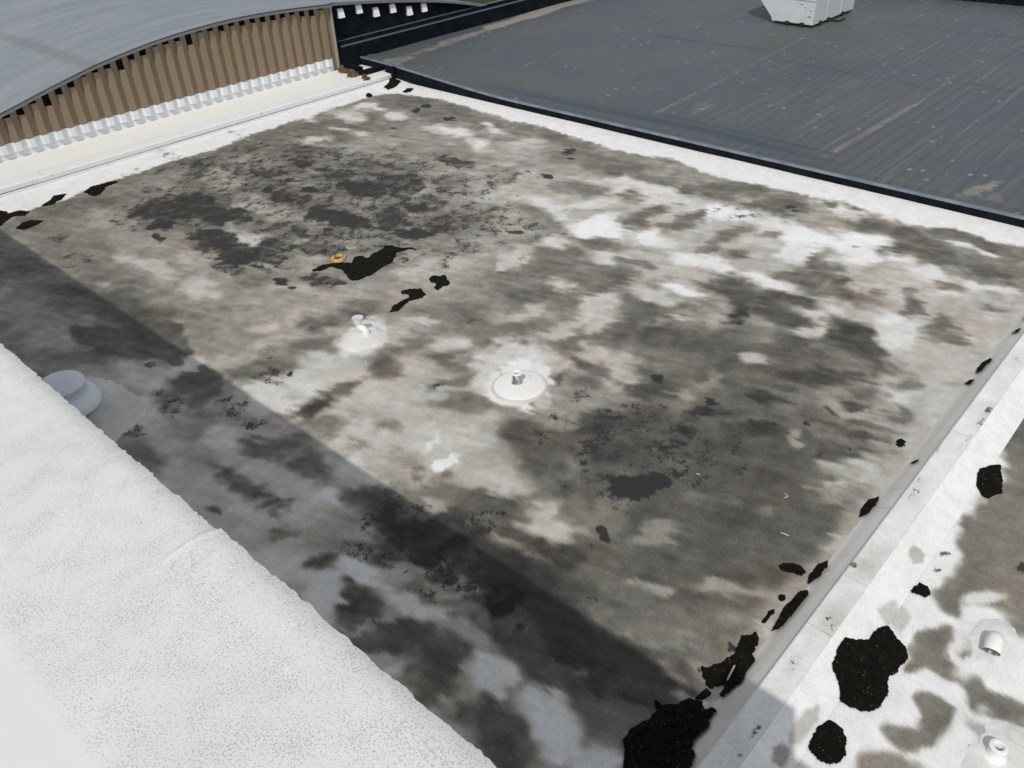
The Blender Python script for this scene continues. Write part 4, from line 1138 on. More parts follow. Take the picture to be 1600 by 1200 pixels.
def stained(name, grit=1.0):
    m = mat(name, rough=.78, spec=.35); g = G(m)
    t = g.attr('tone'); l = g.attr('lichen')
    w1 = g.noise(1.3, 3, .5); n1 = g.noise(5, 10, .68); n2 = g.noise(38, 5, .6); n3 = g.noise(150, 3, .6)
    # bands where one tone passes into another are broken up by grain
    v = g.m_('ADD', t, g.m_('MULTIPLY', g.m_('SUBTRACT', n1, .5), .24))
    v = g.m_('ADD', v, g.m_('MULTIPLY', g.m_('SUBTRACT', n2, .5), .17))
    v = g.m_('ADD', v, g.m_('MULTIPLY', g.m_('SUBTRACT', n3, .5), .14 * grit))
    c = g.ramp(v, STOPS)
    wt = g.mix(g.rng(w1, .35, .65), (1.0, 1.0, .97), (1.05, .985, .91)); c = g.mix(g.rng(v, .88, .62), c, g.mix(1.0, c, wt, 'MULTIPLY'))
    # lichen
    nf = g.noise(4.2, 14, .68); nf2 = g.noise(60, 5, .8); nfm = g.noise(21, 6, .7)
    q = g.m_('ADD', g.m_('SUBTRACT', l, .46), g.m_('MULTIPLY', g.m_('SUBTRACT', nf, .5), 3.6))
    q = g.m_('ADD', q, g.m_('MULTIPLY', g.m_('SUBTRACT', nfm, .5), 1.9))
    q = g.m_('ADD', q, g.m_('MULTIPLY', g.m_('SUBTRACT', nf2, .5), 1.5))
    q = g.m_('SUBTRACT', q, g.rng(l, .0, .22, 1.6, 0))
    msk = g.rng(q, -.05, .25)
    c = g.mix(g.m_('MULTIPLY', msk, .88), c, g.ramp(nf2, [(.3, (.007, .008, .008)), (.75, (.034, .035, .031))]))
    # loose specks
    sp = g.vor(26); hit = g.m_('MULTIPLY', g.rng(sp.outputs['Distance'], .02, .10, 1, 0), g.rng(g.noise(2.2, 4, .6), .55, .66))
    c = g.mix(g.m_('MULTIPLY', hit, .75), c, (.02, .02, .018))
    sp2 = g.vor(7.3); hit2 = g.rng(sp2.outputs['Distance'], .018, .035, 1, 0)
    c = g.mix(g.m_('MULTIPLY', hit2, .8), c, (.5, .5, .48))
    g.col(c)
    h = g.m_('ADD', g.m_('MULTIPLY', n2, .5), g.m_('MULTIPLY', n3, .5)); h = g.m_('ADD', h, g.m_('MULTIPLY', msk, .4)); h = g.m_('ADD', h, g.m_('MULTIPLY', n1, 1.2))
    g.bump(h, .5, .006)
    g.L(g.ramp(v, [(0, (.6,) * 3), (.5, (.72,) * 3), (1, (.62,) * 3)]), g.b.inputs['Roughness'])
    return m
def white_coat(name, base=(.78, .78, .765), dirt=(.55, .50, .42), amt=.5, bumpd=.004, warm=(.80, .765, .71)):
    m = mat(name, base, .55, spec=.4); g = G(m)
    n1 = g.noise(1.1, 5, .6); n2 = g.noise(7, 8, .65); n3 = g.noise(70, 4, .6)
    c = g.mix(g.rng(n1, .35, .7), base, warm)
    c = g.mix(g.m_('MULTIPLY', g.rng(n2, .56, .78), amt), c, dirt)
    c = g.mix(g.m_('MULTIPLY', g.rng(n3, .62, .8), .22), c, (.3, .3, .28))
    g.col(c); g.bump(g.m_('ADD', n3, g.m_('MULTIPLY', n2, 2.0)), .4, bumpd)
    return m
M_STAIN = stained('stained_membrane'); M_STAIN2 = stained('stained_white_membrane', .8)
M_WHITE = white_coat('white_coating', (.73, .74, .735), warm=(.74, .73, .70)); M_CREAM = white_coat('cream_coating', (.74, .73, .69), (.62, .55, .44), .35, warm=(.75, .73, .675))
M_CAP = white_coat('white_coping', (.69, .70, .695), (.30, .30, .28), .75, warm=(.70, .69, .66))
M_FLASH = white_coat('grey_white_flashing', (.58, .57, .54), (.33, .31, .28), .8, warm=(.50, .48, .44))
M_VENT = white_coat('painted_vent', (.76, .77, .76), (.42, .37, .28), .6, .002, (.72, .71, .67))
M_GAP = mat('dark_gap', (.015, .016, .018), .9)
M_SILVER = mat('bare_metal', (.5, .5, .48), .28, .9)

# near upper roof: granulated sheet
m = mat('granulated_sheet', rough=.7, spec=.3); g = G(m)
gn = g.noise(195, 4, .7); gm = g.noise(10, 5, .6); gv = g.vor(230, rand=1)
x = g.n.new('ShaderNodeSeparateXYZ'); g.L(g.co(), x.inputs[0])
band = g.rng(x.outputs[0], .045, .11)
pit = g.m_('MULTIPLY', g.rng(g.m_('ADD', gn, g.m_('MULTIPLY', g.m_('SUBTRACT', gm, .5), .26)), .535, .63), band)
c = g.mix(g.rng(g.noise(2.6, 5, .6), .3, .7), (.64, .63, .61), (.675, .68, .67))
c = g.mix(band, (.65, .655, .645), c)
c = g.mix(g.m_('MULTIPLY', pit, .52), c, (.25, .255, .245))
c = g.mix(g.m_('MULTIPLY', g.m_('MULTIPLY', g.rng(gv.outputs['Distance'], .1, .5, 1, 0), band), .12), c, (.9, .9, .88))
sp = g.vor(26); hit = g.m_('MULTIPLY', g.rng(sp.outputs['Distance'], .035, .085, 1, 0), g.rng(g.noise(6, 3, .5), .5, .6))
c = g.mix(g.m_('MULTIPLY', g.m_('MULTIPLY', hit, band), .6), c, (.12, .12, .11))
g.col(c); g.bump(g.m_('MULTIPLY', g.m_('SUBTRACT', gn, g.m_('MULTIPLY', pit, .6)), band), .55, .0022)
M_GRAN = m

# dark membrane roof
m = mat('dark_membrane', rough=.62, spec=.45); g = G(m)
tan = g.attr('tan'); band = g.attr('band'); stk = g.attr('streak')
n0 = g.noise(.35, 4, .55); n1 = g.noise(3, 6, .6); n2 = g.noise(30, 4, .6)
c = g.mix(g.rng(n0, .42, .58), (.066, .076, .087), (.076, .083, .082))
sy = g.n.new('ShaderNodeSeparateXYZ'); g.L(g.co(), sy.inputs[0]); rib = g.m_('SINE', g.m_('ADD', g.m_('MULTIPLY', sy.outputs[1], 2 * math.pi / .26), g.m_('MULTIPLY', n1, 1.2)))
c = g.mix(g.m_('MULTIPLY', g.m_('MULTIPLY', g.rng(rib, .1, .9), stk), .62), c, (.052, .060, .070))
st = g.noise(1.0, 6, .6, g.co((.18, 9.0, 1))); st2 = g.noise(1.0, 4, .5, g.co((.5, 26.0, 1)))
sk = g.m_('MULTIPLY', g.m_('MULTIPLY', g.rng(st, .5, .66), g.rng(st2, .42, .62)), stk)
c = g.mix(g.m_('MULTIPLY', sk, .58), c, (.165, .17, .155))
c = g.mix(g.m_('MULTIPLY', g.rng(st2, .35, .5, 1, 0), g.m_('MULTIPLY', stk, .35)), c, (.062, .07, .082))
c = g.mix(g.m_('MULTIPLY', g.rng(n2, .55, .75), .3), c, (.15, .155, .15))
pv = g.vor(1.0, g.co((2.3, 3.3, 0)), rand=.85); ring = g.rng(pv.outputs['Distance'], .09, .19, 1, 0)
wh = g.n.new('ShaderNodeTexWhiteNoise'); g.L(pv.outputs['Position'], wh.inputs['Vector'])
ring = g.m_('MULTIPLY', ring, g.rng(wh.outputs['Value'], .05, .75))
c = g.mix(g.m_('MULTIPLY', ring, .62), c, (.26, .275, .27))
tn = g.rng(g.m_('ADD', tan, g.m_('MULTIPLY', g.m_('SUBTRACT', g.m_('ADD', g.m_('MULTIPLY', n1, .6), g.m_('MULTIPLY', n2, .4)), .5), 1.3)), .28, .95)
tn = g.m_('MULTIPLY', tn, g.rng(tan, .02, .2))
c = g.mix(g.m_('MULTIPLY', tn, .8), c, (.285, .265, .21))
c = g.mix(g.m_('MULTIPLY', band, .85), c, (.040, .052, .070))  # wrinkle shade mixed into the colour as darker blue
g.col(c); g.bump(g.m_('ADD', g.m_('ADD', n2, g.m_('MULTIPLY', ring, 1.5)), g.m_('MULTIPLY', st2, 1.5)), .35, .006)
M_DARK = m
M_DARKSTRIP = mat('edge_strip', (.085, .098, .118), .6)
m = mat('dark_cover_strip', rough=.6); g = G(m)
g.col(g.mix(g.rng(g.noise(2.0, 6, .6), .35, .65), (.066, .082, .11), (.088, .10, .122))); g.bump(g.noise(9, 5, .6), .4, .01); M_COVER = m
m = mat('black_membrane', (.006, .009, .012), .85, spec=.1); g = G(m)
g.col(g.mix(g.rng(g.noise(4, 6, .6), .4, .7), (.0035, .006, .009), (.009, .012, .015))); M_BLACK = m
m = mat('edge_metal', (.16, .175, .20), .4, .35); g = G(m); g.col(g.mix(g.rng(g.noise(3, 6, .6), .35, .7), (.25, .28, .33), (.15, .17, .20))); M_EDGE = m
M_LEDGE = mat('ledge_metal', (.11, .13, .15), .5, .2)

# corrugated barrel roof
m = mat('galvanised_sheet', rough=.5, metal=.15, spec=.4); g = G(m)
n1 = g.noise(1, 5, .6, g.co((.25, 2.2, 1))); n2 = g.noise(14, 5, .6)
c = g.mix(g.rng(n1, .3, .7), (.205, .230, .258), (.265, .285, .305)); c = g.mix(g.m_('MULTIPLY', g.rng(n2, .5, .75), .25), c, (.17, .19, .21))
sx = g.n.new('ShaderNodeSeparateXYZ'); g.L(g.co(), sx.inputs[0])
ln = g.m_('ABSOLUTE', g.m_('SUBTRACT', g.m_('ADD', sx.outputs[0], g.m_('MULTIPLY', g.m_('SUBTRACT', g.noise(1.5, 3), .5), .22)), 7.55))
c = g.mix(g.m_('MULTIPLY', g.rng(ln, .05, .26, 1, 0), .5), c, (.17, .165, .16)); g.col(c); g.bump(n2, .1, .003)
M_GALV = m
m = mat('brown_sheet', (.25, .19, .13), .45, spec=.4); g = G(m)
c = g.mix(g.rng(g.noise(1.2, 5, .6, g.co((2, 2, .5))), .3, .7), (.262, .198, .128), (.240, .182, .118)); c = g.mix(g.m_('MULTIPLY', g.rng(g.noise(16, 5, .6), .5, .75), .2), c, (.20, .16, .115)); g.col(c); M_BROWN = m
m = mat('brown_rubble', rough=.95, spec=.1); g = G(m); g.col(g.ramp(g.noise(14, 8, .7), [(.3, (.02, .015, .012)), (.5, (.10, .06, .04)), (.7, (.24, .17, .12))])); M_RUBBLE = m

# moss
m = mat('black_moss', rough=.98, spec=.08); g = G(m)
n = g.noise(60, 6, .7); c = g.ramp(n, [(.3, (.0035, .0035, .003)), (.55, (.010, .0095, .007)), (.72, (.030, .025, .016))])
v = g.vor(34); hit = g.m_('MULTIPLY', g.rng(v.outputs['Distance'], .10, .20, 1, 0), g.rng(g.noise(17, 3), .52, .6))
c = g.mix(g.m_('MULTIPLY', hit, .85), c, (.34, .28, .17)); c = g.mix(g.rng(g.noise(11, 5, .65), .54, .72), c, (.017, .015, .009)); g.col(c); g.bump(g.noise(90, 5, .75), 1.0, .02); M_MOSS = m
M_MOSS2 = m.copy(); M_MOSS2.name = 'wet_black_moss'
M_HVAC = mat('hvac_paint', (.46, .485, .50), .4); g = G(M_HVAC); g.col(g.mix(g.rng(g.noise(3, 5, .6), .35, .7), (.50, .53, .54), (.45, .48, .50)))
M_RING = mat('yellow_ring_paint', (.55, .33, .07), .6); g = G(M_RING); g.col(g.mix(g.rng(g.noise(22, 6, .7), .42, .62), (.62, .42, .12), (.30, .17, .05)))
M_TAN = mat('pale_drain', (.40, .37, .29), .8); g = G(M_TAN); g.col(g.mix(g.rng(g.noise(30, 6, .7), .4, .62), (.38, .36, .29), (.16, .15, .12)))
M_STICK = mat('bleached_wood', (.55, .50, .42), .8)
M_WALL = white_coat('wall_render', (.55, .55, .52), (.3, .28, .24), .6)
m = mat('grass', rough=.95, spec=.1); g = G(m); g.col(g.ramp(g.noise(1.2, 9, .7), [(.3, (.020, .032, .010)), (.7, (.055, .078, .022))])); g.bump(g.noise(6, 6, .7), 1, .1); M_GRASS = m
M_ASPH = mat('asphalt', (.05, .052, .055), .9)

# ---------------- ground ----------------
gr = MB().add([(-600, -600, -5), (900, -600, -5), (900, 900, -5), (-600, 900, -5)], [(0, 1, 2, 3)]).build('ground', M_GRASS); tag(gr, 'green grass seen far behind the curved grey roof', kind='structure')
rd = MB().add([(44.6, 20, -4.99), (52, 20, -4.99), (60, 80, -4.99), (46.5, 80, -4.99)], [(0, 1, 2, 3)]).build('road', M_ASPH); tag(rd, 'grey road strip beyond the grass', kind='structure')

# ---------------- main flat-roofed building ----------------
bld = thing('flat_roofed_building', 'flat-roofed building with a blotchy stained white roof filling the middle of the view', 'building', (8, 9, 0))
def ax(a, b, s): return np.linspace(a, b, int(round((b - a) / s)) + 1)
xs = ax(.64, 14.70, .03); ys = ax(1.60, 17.97, .03); X, Y = np.meshgrid(xs, ys)
T = paint(X, Y, np.full(X.shape, 135.0), ELL, POLY)
sa = X * .966 + Y * .259; sb = Y * .966 - X * .259
fb = 22 * vnoise(X, Y, .5, 31) + 18 * vnoise(X, Y, .21, 32) + 12 * vnoise(X, Y, .09, 33) + 20 * vnoise(sa, sb * .2, .09, 34) + 14 * vnoise(sa, sb * .25, .04, 35)
T = 128 + (T - 128) * 1.08
a_ = .8 * (1 - sstep(1.64, 1.86, Y + .10 * vnoise(X, Y, .3, 15) + .05 * vnoise(X, Y, .09, 16))); T = T * (1 - a_) + 176 * a_
film = np.exp(-((X - 6.4) / 2.7) ** 2 - ((Y - 3.4) / 1.5) ** 2)
fb = fb * (1 - .45 * film); T = T * (1 - .15 * film) ; T = np.where(T > 120, T - .35 * film * (T - 120), T)   # broad grey film
T = T + fb * np.clip((222 - T) / 60, 0, 1)
Lc = paint(X, Y, np.zeros(X.shape), LELL, mode='L')
T = T * (1 - .48 * sstep(.22, .9, Lc))
Z = .012 * vnoise(X, Y, 1.4, 11) + .004 * vnoise(X, Y, .3, 12)
Z += .05 * sstep(17.2, 17.97, Y) + .04 * sstep(13.7, 14.7, X) + .02 * (1 - sstep(1.6, 1.9, Y))
# raised collars of coating round the vents
def dome(cx, cy, r, h, p=2.0): return h * np.clip(1 - (np.hypot(X - cx, Y - cy) / r) ** p, 0, 1)
Z += dome(6.18, 5.80, .52, .03, 1.3)
o = grid_obj('roof_membrane', X, Y, Z, M_STAIN, None, {'tone': T / 255, 'lichen': Lc}); o.parent = bld; o.location = (-8, -9, 0)
def bpart(mb, name, m, **k):
    return put(mb, name, m, bld, **k)
# sloped base flashing and coping of the low parapet (runs along x)
def strip(prof, x0, x1, step=.12, seed=5, amp=.006, gx=.02):
    """long strip with a (y,z) profile and slightly uneven surface"""
    P = np.array(prof); seg = []
    for a, b in zip(P[:-1], P[1:]):
        n = max(1, int(np.hypot(*(b - a)) / gx)); seg += [a + (b - a) * i / n for i in range(n)]
    seg = np.array(seg + [P[-1]]); xs = ax(x0, x1, step)
    XX, K = np.meshgrid(xs, np.arange(len(seg))); YY = seg[K, 0]; ZZ = seg[K, 1]
    fr = np.minimum(1, np.minimum(K, len(seg) - 1 - K) / 3)
    return XX, YY + fr * amp * vnoise(XX, YY, .5, seed), ZZ + fr * amp * vnoise(XX, YY, .35, seed + 1)
XX, YY, ZZ = strip([(1.68, -.002), (1.63, .014), (1.58, .045), (1.50, .12), (1.405, .19)], .64, 16.5, .06, 5, .006); o = grid_obj('base_flashing', XX, YY, ZZ, M_FLASH, bld); o.location = (-8, -9, 0)
XX, YY, ZZ = strip([(1.405, .17), (1.392, .245), (1.380, .252), (1.165, .250)], .64, 16.5, .03, 7, .003, .015); tn_ = np.full(XX.shape, 221.0) + 10 * vnoise(XX, YY, .3, 3); lc_ = np.zeros(XX.shape); rs_ = random.Random(4)
for i_ in range(26):
    a_ = rs_.uniform(3, 15); b_ = rs_.uniform(1.17, 1.39); lc_ = np.maximum(lc_, rs_.uniform(.3, .62) * np.exp(-((XX - a_) / rs_.uniform(.04, .16)) ** 2 - ((YY - b_) / rs_.uniform(.015, .05)) ** 2))
    tn_ -= rs_.uniform(5, 22) * np.exp(-((XX - a_) / .25) ** 2 - ((YY - b_) / .08) ** 2)
o = grid_obj('parapet_coping', XX, YY, ZZ, M_STAIN2, bld, {'tone': tn_ / 255, 'lichen': lc_}); o.location = (-8, -9, 0)
# coping laps
for xl in (1.9, 4.9, 5.6, 8.3, 11.4, 14.0): bpart(MB().box((xl, 1.166, .2505), (xl + .012, 1.388, .2555)), 'coping_lap', M_FLASH)
XX, YY, ZZ = strip([(1.1645, .247), (1.150, .238), (.98, .150), (.88, .122)], .64, 16.5, .03, 9, .008); tn_ = np.full(XX.shape, 229.0) + 8 * vnoise(XX, YY, .3, 6)
for t_, sf_, P_ in FPOLY:
    a_ = 1 - sstep(-sf_, sf_, sdf_poly(XX, YY, P_) + .02 * vnoise(XX, YY, .05, 9)); tn_ = tn_ * (1 - a_) + t_ * a_
o = grid_obj('sloped_flashing', XX, YY, ZZ, M_STAIN2, bld, {'tone': tn_ / 255, 'lichen': np.zeros(XX.shape)}); o.location = (-8, -9, 0)
xs = ax(.64, 16.5, .03); ys = ax(-4.0, .90, .03); X2, Y2 = np.meshgrid(xs, ys)
T2 = paint(X2, Y2, np.full(X2.shape, 229.0), [], NPOLY, fk=.35); T2 = paint(X2, Y2, T2, NELL, fk=.3)
T2 = T2 + (18 * vnoise(X2, Y2, .4, 31) + 14 * vnoise(X2, Y2, .15, 32) + 10 * vnoise(X2, Y2, .06, 33)) * np.clip((232 - T2) / 70, .12, 1)
L2 = paint(X2, Y2, np.zeros(X2.shape), NLELL, mode='L', fk=.2)
Z2 = .12 + .008 * vnoise(X2, Y2, 1.1, 21) + .05 * np.clip(1 - np.hypot(X2 - 5.62, Y2 - .10) / .42, 0, 1) + .06 * np.clip(1 - np.hypot(X2 - 4.75, Y2 + .18) / .45, 0, 1)
o = grid_obj('side_roof_membrane', X2, Y2, Z2, M_STAIN2, bld, {'tone': T2 / 255, 'lichen': L2}); o.location = (-8, -9, 0)
# back kerb with thin dark drip joint, then the cream deck up to the brown wall
bpart(MB().extr([(17.97, -.3), (18.02, -.3), (18.02, .10), (17.97, .10)], 'x', .3, 14.62), 'kerb_face', M_WHITE)
bpart(MB().box((-4, 18.022, .085), (14.62, 18.05, .112)), 'drip_joint', M_GAP)
k = MB()
xa = -4.0
while xa < 14.6:
    xb = min(14.62, xa + 3.05); dz = rnd.uniform(-.004, .004)
    k.extr([(17.985, .118 + dz), (17.985, .20 + dz), (18.02, .216 + dz), (18.34, .238 + dz), (18.34, .118)], 'x', xa, xb - .006); xa = xb
bpart(k, 'kerb_metal_edge', M_CAP)
XX, YY, ZZ = strip([(18.30, .235), (18.5, .24), (19.0, .258), (19.25, .262), (19.42, .268)], -4, 14.05, .1, 31, .012, .05); o = grid_obj('back_deck', XX, YY, ZZ, M_CREAM, bld); o.location = (-8, -9, 0)
o2 = bpart(MB().box((13.95, 18.34, .0), (14.72, 19.35, .24)), 'corner_deck', M_CREAM)
bpart(MB().box((.5, -4, -5), (16.4, 17.99, -.3)), 'outer_wall', M_WALL)
bpart(MB().box((.3, 18.0, -5), (14.6, 19.3, .0)), 'back_wall', M_WALL)

# ---------------- upper roof we stand on ----------------
up = thing('upper_roof_block', 'taller block in the foreground with a bright white speckled roof edge casting the long shadow', 'building', (0, 3, 4.4))
ys = ax(-2.2, 6.0, .005); xe = np.concatenate([ax(-1.2, .38, .06)[:-1], ax(.38, .615, .012)]); X3, Y3 = np.meshgrid(xe, ys)
jag = .004 * vnoise(Y3, X3 * 0, .16, 41) + .006 * vnoise(Y3, X3 * 0, .045, 42) + .007 * vnoise(Y3, X3 * 0, .013, 43)
fr = np.clip((X3 - .5) / .115, 0, 1)
X3b = X3 + fr * (.008 + jag + .009 * (Y3 < 1.745))
Z3 = 4.4 - .018 * fr ** 4 + .0002 * vnoise(X3, Y3, .08, 44) + (.007 * np.exp(-((Y3 - 1.75) / .012) ** 2) + .004 * (Y3 < 1.75) * (Y3 > 1.5) * sstep(1.5, 1.74, Y3)) * sstep(.38, .56, X3)
o = grid_obj('roof_edge_sheet', X3b, Y3, Z3, M_GRAN, up); o.location = (0, -3, -4.4)
xq = X3b[:, -1]; yq = Y3[:, -1]; zq = Z3[:, -1]
d = MB(); n = len(yq)
d.add([(a, b, c) for a, b, c in zip(xq, yq, zq)] + [(.60, b, c - .035) for b, c in zip(yq, zq)], [(i, i + 1, n + i + 1, n + i) for i in range(n - 1)])
put(d, 'edge_lip', M_GRAN, up)
put(MB().box((-1.2, -2.2, -5), (.595, 6, 4.36)).box((-1.2, 6.0, -5), (.615, 24, 4.385)), 'wall', M_WALL, up)
put(MB().box((.10, -.72, 4.42), (.60, -.16, 4.93)), 'shadow_caster_block', M_WHITE, up)  # block added out of view to cast the shadow bump across the coping

# ---------------- barrel-roofed building ----------------
bar = thing('barrel_roofed_building', 'building with a curved grey ribbed metal roof over a brown corrugated end wall', 'building', (10, 24, 0))
AR = np.array([(-6, -2.9), (-2, -1.05), (0, -.30), (2, .33), (3.8, .80), (5.38, 1.17), (6.08, 1.33), (6.91, 1.56), (8.37, 1.83), (9.98, 1.995), (11.72, 2.02), (13.99, 1.87), (15.75, 1.665), (18.16, 1.30), (19.49, .98), (21.5, .45), (24, -.4), (27, -1.7)])
def arch(u):
    u = np.asarray(u, float); s = 0
    for k in np.linspace(-.9, .9, 7): s = s + np.interp(u + k, AR[:, 0], AR[:, 1])
    return s / 7 + .03
us = ax(-6, 27, .3); vs = ax(19.27, 46, .0417); XX, YY = np.meshgrid(us, vs)
ZZ = arch(XX) + .040 * np.cos(2 * np.pi * (YY - 19.27) / .32)
YY = np.where((XX > 14.0), np.maximum(YY, 19.50), YY)
o = grid_obj('barrel_roof', XX, YY, ZZ, M_GALV, bar); o.location = (-10, -24, 0)
e = MB(); e2 = MB(); uu = ax(-6, 27, .15)
for i in range(len(uu) - 1):
    a, b = uu[i], uu[i + 1]; yv = 19.262 if b <= 14.01 else 19.49
    za, zb = float(arch(a)) + .012, float(arch(b)) + .012
    (e if b <= 14.01 else e2).add([(a, yv, za - .055), (b, yv, zb - .055), (b, yv, zb), (a, yv, za), (a, yv + .05, za - .055), (b, yv + .05, zb - .055)], [(0, 1, 2, 3), (0, 4, 5, 1)])
put(e2, 'roof_edge_trim', mat('roof_edge_grey', (.20, .21, .22), .5, .3), bar); put(e, 'roof_edge_trim', mat('roof_edge_grey', (.20, .21, .22), .5, .3), bar)
w = MB(); wb = MB(); P0 = .2914; ribs = [5.22 + P0 * k for k in range(-32, 30)]
gaps = {}
for k, c in enumerate(ribs):
    gp = rnd.choice([.06, .09, .12, .15, .17, .10, .05, .14]); 
    if k in (32 + 4, 32 + 10, 32 + 16): gp = .26
    zt0 = float(arch(c)) - .035; ztr = zt0 - gp
    if c > 13.9: continue
    prof = [(c - P0 / 2, 19.41), (c - .078, 19.41), (c - .060, 19.335), (c + .060, 19.335), (c + .078, 19.41), (c + P0 / 2, 19.41)]
    for j in range(5):
        (xa_, ya_), (xb_, yb_) = prof[j], prof[j + 1]
        rib = j in (1, 2, 3)
        ta = ztr if rib else float(arch(xa_)) - .03; tb = ztr if rib else float(arch(xb_)) - .03
        if rib: ta = tb = ztr + (rnd.uniform(-.008, .008))
        w.add([(xa_, ya_, .585), (xb_, yb_, .585), (xb_, yb_, tb), (xa_, ya_, ta)], [(0, 1, 2, 3)])
        o_ = .006
        zb0 = .41 if rib else .25
        wb.add([(xa_, ya_ - o_, zb0), (xb_, yb_ - o_, zb0), (xb_, yb_ - o_, .60), (xa_, ya_ - o_, .60)], [(0, 1, 2, 3)])
    wb.add([(c - .078, 19.404, .25), (c + .078, 19.404, .25), (c + .078, 19.404, .43), (c - .078, 19.404, .43)], [(0, 1, 2, 3)])
put(w, 'corrugated_wall', M_BROWN, bar); put(wb, 'white_wall_base', white_coat('white_trim', (.74, .77, .79), (.5, .5, .5), .2, .001, (.74, .76, .77)), bar)
bk = MB(); 
for i in range(len(uu) - 1):
    a, b = uu[i], uu[i + 1]
    if b > 14.0: continue
    bk.add([(a, 19.55, 0), (b, 19.55, 0), (b, 19.55, float(arch(b)) - .02), (a, 19.55, float(arch(a)) - .02)], [(0, 1, 2, 3)])
put(bk, 'dark_backing', M_GAP, bar)
put(MB().box((13.80, 19.405, .28), (13.94, 19.415, float(arch(13.9)) - .04)), 'corner_panel', M_BROWN, bar)
put(MB().box((13.93, 19.32, .28), (13.965, 19.42, float(arch(13.95)) - .02)), 'corner_trim', mat('corner_trim_tan', (.33, .29, .23), .5), bar)
bw = MB()
for i in range(len(uu) - 1):
    a, b = uu[i], uu[i + 1]
    if b <= 14.0: continue
    bw.add([(a, 19.62, -5), (b, 19.62, -5), (b, 19.62, float(arch(b)) - .02), (a, 19.62, float(arch(a)) - .02)], [(0, 1, 2, 3)])
bw.add([(13.97, 19.42, -5), (13.97, 19.62, -5), (13.97, 19.62, 1.8), (13.97, 19.42, 1.8)], [(0, 1, 2, 3)])
put(bw, 'black_end_wall', M_BLACK, bar)
M_BR = mat('white_bracket_paint', (.8, .8, .8), .5)
for (u, z) in [(14.44, 1.59), (15.06, 1.60), (15.64, 1.42), (16.25, 1.42), (16.86, 1.25), (17.43, 1.25)]:
    put(MB().extr([(19.62, z - .11), (19.53, z - .11), (19.575, z + .09), (19.62, z + .12)], 'x', u - .095, u + .085), 'wall_bracket', M_BR, bar)
put(MB().add([(-6, 46, -5), (27, 46, -5), (27, 46, -1.5), (12, 46, 1.8), (-6, 46, -2.8)], [(0, 1, 2, 3, 4)]).box((-5.8, 19.6, -5), (-5.6, 45.9, -3)), 'far_wall', M_WALL, bar)

# ---------------- dark-roofed building ----------------
dk = thing('dark_roofed_building', 'neighbouring building with a wide dark grey membrane roof and black raised edges', 'building', (23, 6, 0))
def dz(v):
    t = np.clip((np.asarray(v, float) - 13.5) / 6.0, 0, 1); return .175 + .245 * t * t * (3 - 2 * t)
xs = ax(14.84, 31.6, .06); ys = ax(-14, 19.36, .06); X4, Y4 = np.meshgrid(xs, ys)
tanm = paint(X4, Y4, np.zeros(X4.shape), TELL, mode='L')
def seg(x0, y0, x1, y1, wd):
    L2_ = (x1 - x0) ** 2 + (y1 - y0) ** 2; t = np.clip(((X4 - x0) * (x1 - x0) + (Y4 - y0) * (y1 - y0)) / L2_, 0, 1)
    d_ = np.hypot(X4 - x0 - t * (x1 - x0), Y4 - y0 - t * (y1 - y0)) + .35 * wd * vnoise(X4, Y4, .8, 77); return 1 - sstep(wd * .45, wd, d_)
TL = [(14.8, 18.45, 17.5, 18.55, .24, .55), (17.3, 18.65, 19.6, 18.8, .28, .65), (19.5, 18.9, 24.4, 19.2, .42, .85), (24, 19.0, 31, 18.6, .5, .5), (14.8, 18.3, 15.6, 18.35, .35, .62),
      (15.95, 10.42, 18.8, 10.55, .10, .50), (18.8, 10.55, 24.1, 10.95, .08, .45), (24.1, 11.0, 30, 11.4, .08, .38), (15.5, 6.23, 18.8, 6.12, .11, .55), (18.7, 6.12, 20.3, 6.08, .10, .62), (20.1, 6.08, 27.9, 6.4, .08, .42),
      (17.1, 15.45, 19.1, 15.6, .07, .48), (19.0, 15.6, 26.3, 15.8, .07, .40)]
for x0, y0, x1, y1, wd, st in TL: tanm = np.maximum(tanm, st * seg(x0, y0, x1, y1, wd))
streak = (.30 + .70 * (1 - sstep(9.2, 10.6, Y4))) * (.55 + .9 * np.clip(vnoise(X4, Y4, 2.5, 61) + .5, 0, 1))
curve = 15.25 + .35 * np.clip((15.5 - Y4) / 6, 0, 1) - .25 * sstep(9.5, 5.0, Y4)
band = 1.0 * np.exp(-((X4 - curve) / .30) ** 2) * sstep(16, 14, Y4) * sstep(5.5, 7.5, Y4)  # shading of a membrane wrinkle, painted in as a dark curved band
Z4 = dz(Y4) + .02 * vnoise(X4, Y4, 1.8, 51) + .006 * np.cos(Y4 * 2 * np.pi / .26) * (Y4 < 10.3) + .03 * np.exp(-((X4 - 15.05) / .12) ** 2) + .025 * np.exp(-((X4 - curve) / .15) ** 2) * (band > .05)
o = grid_obj('roof_membrane', X4, Y4, Z4, M_DARK, dk, {'tan': tanm, 'band': band, 'streak': streak}); o.location = (-23, -6, 0)
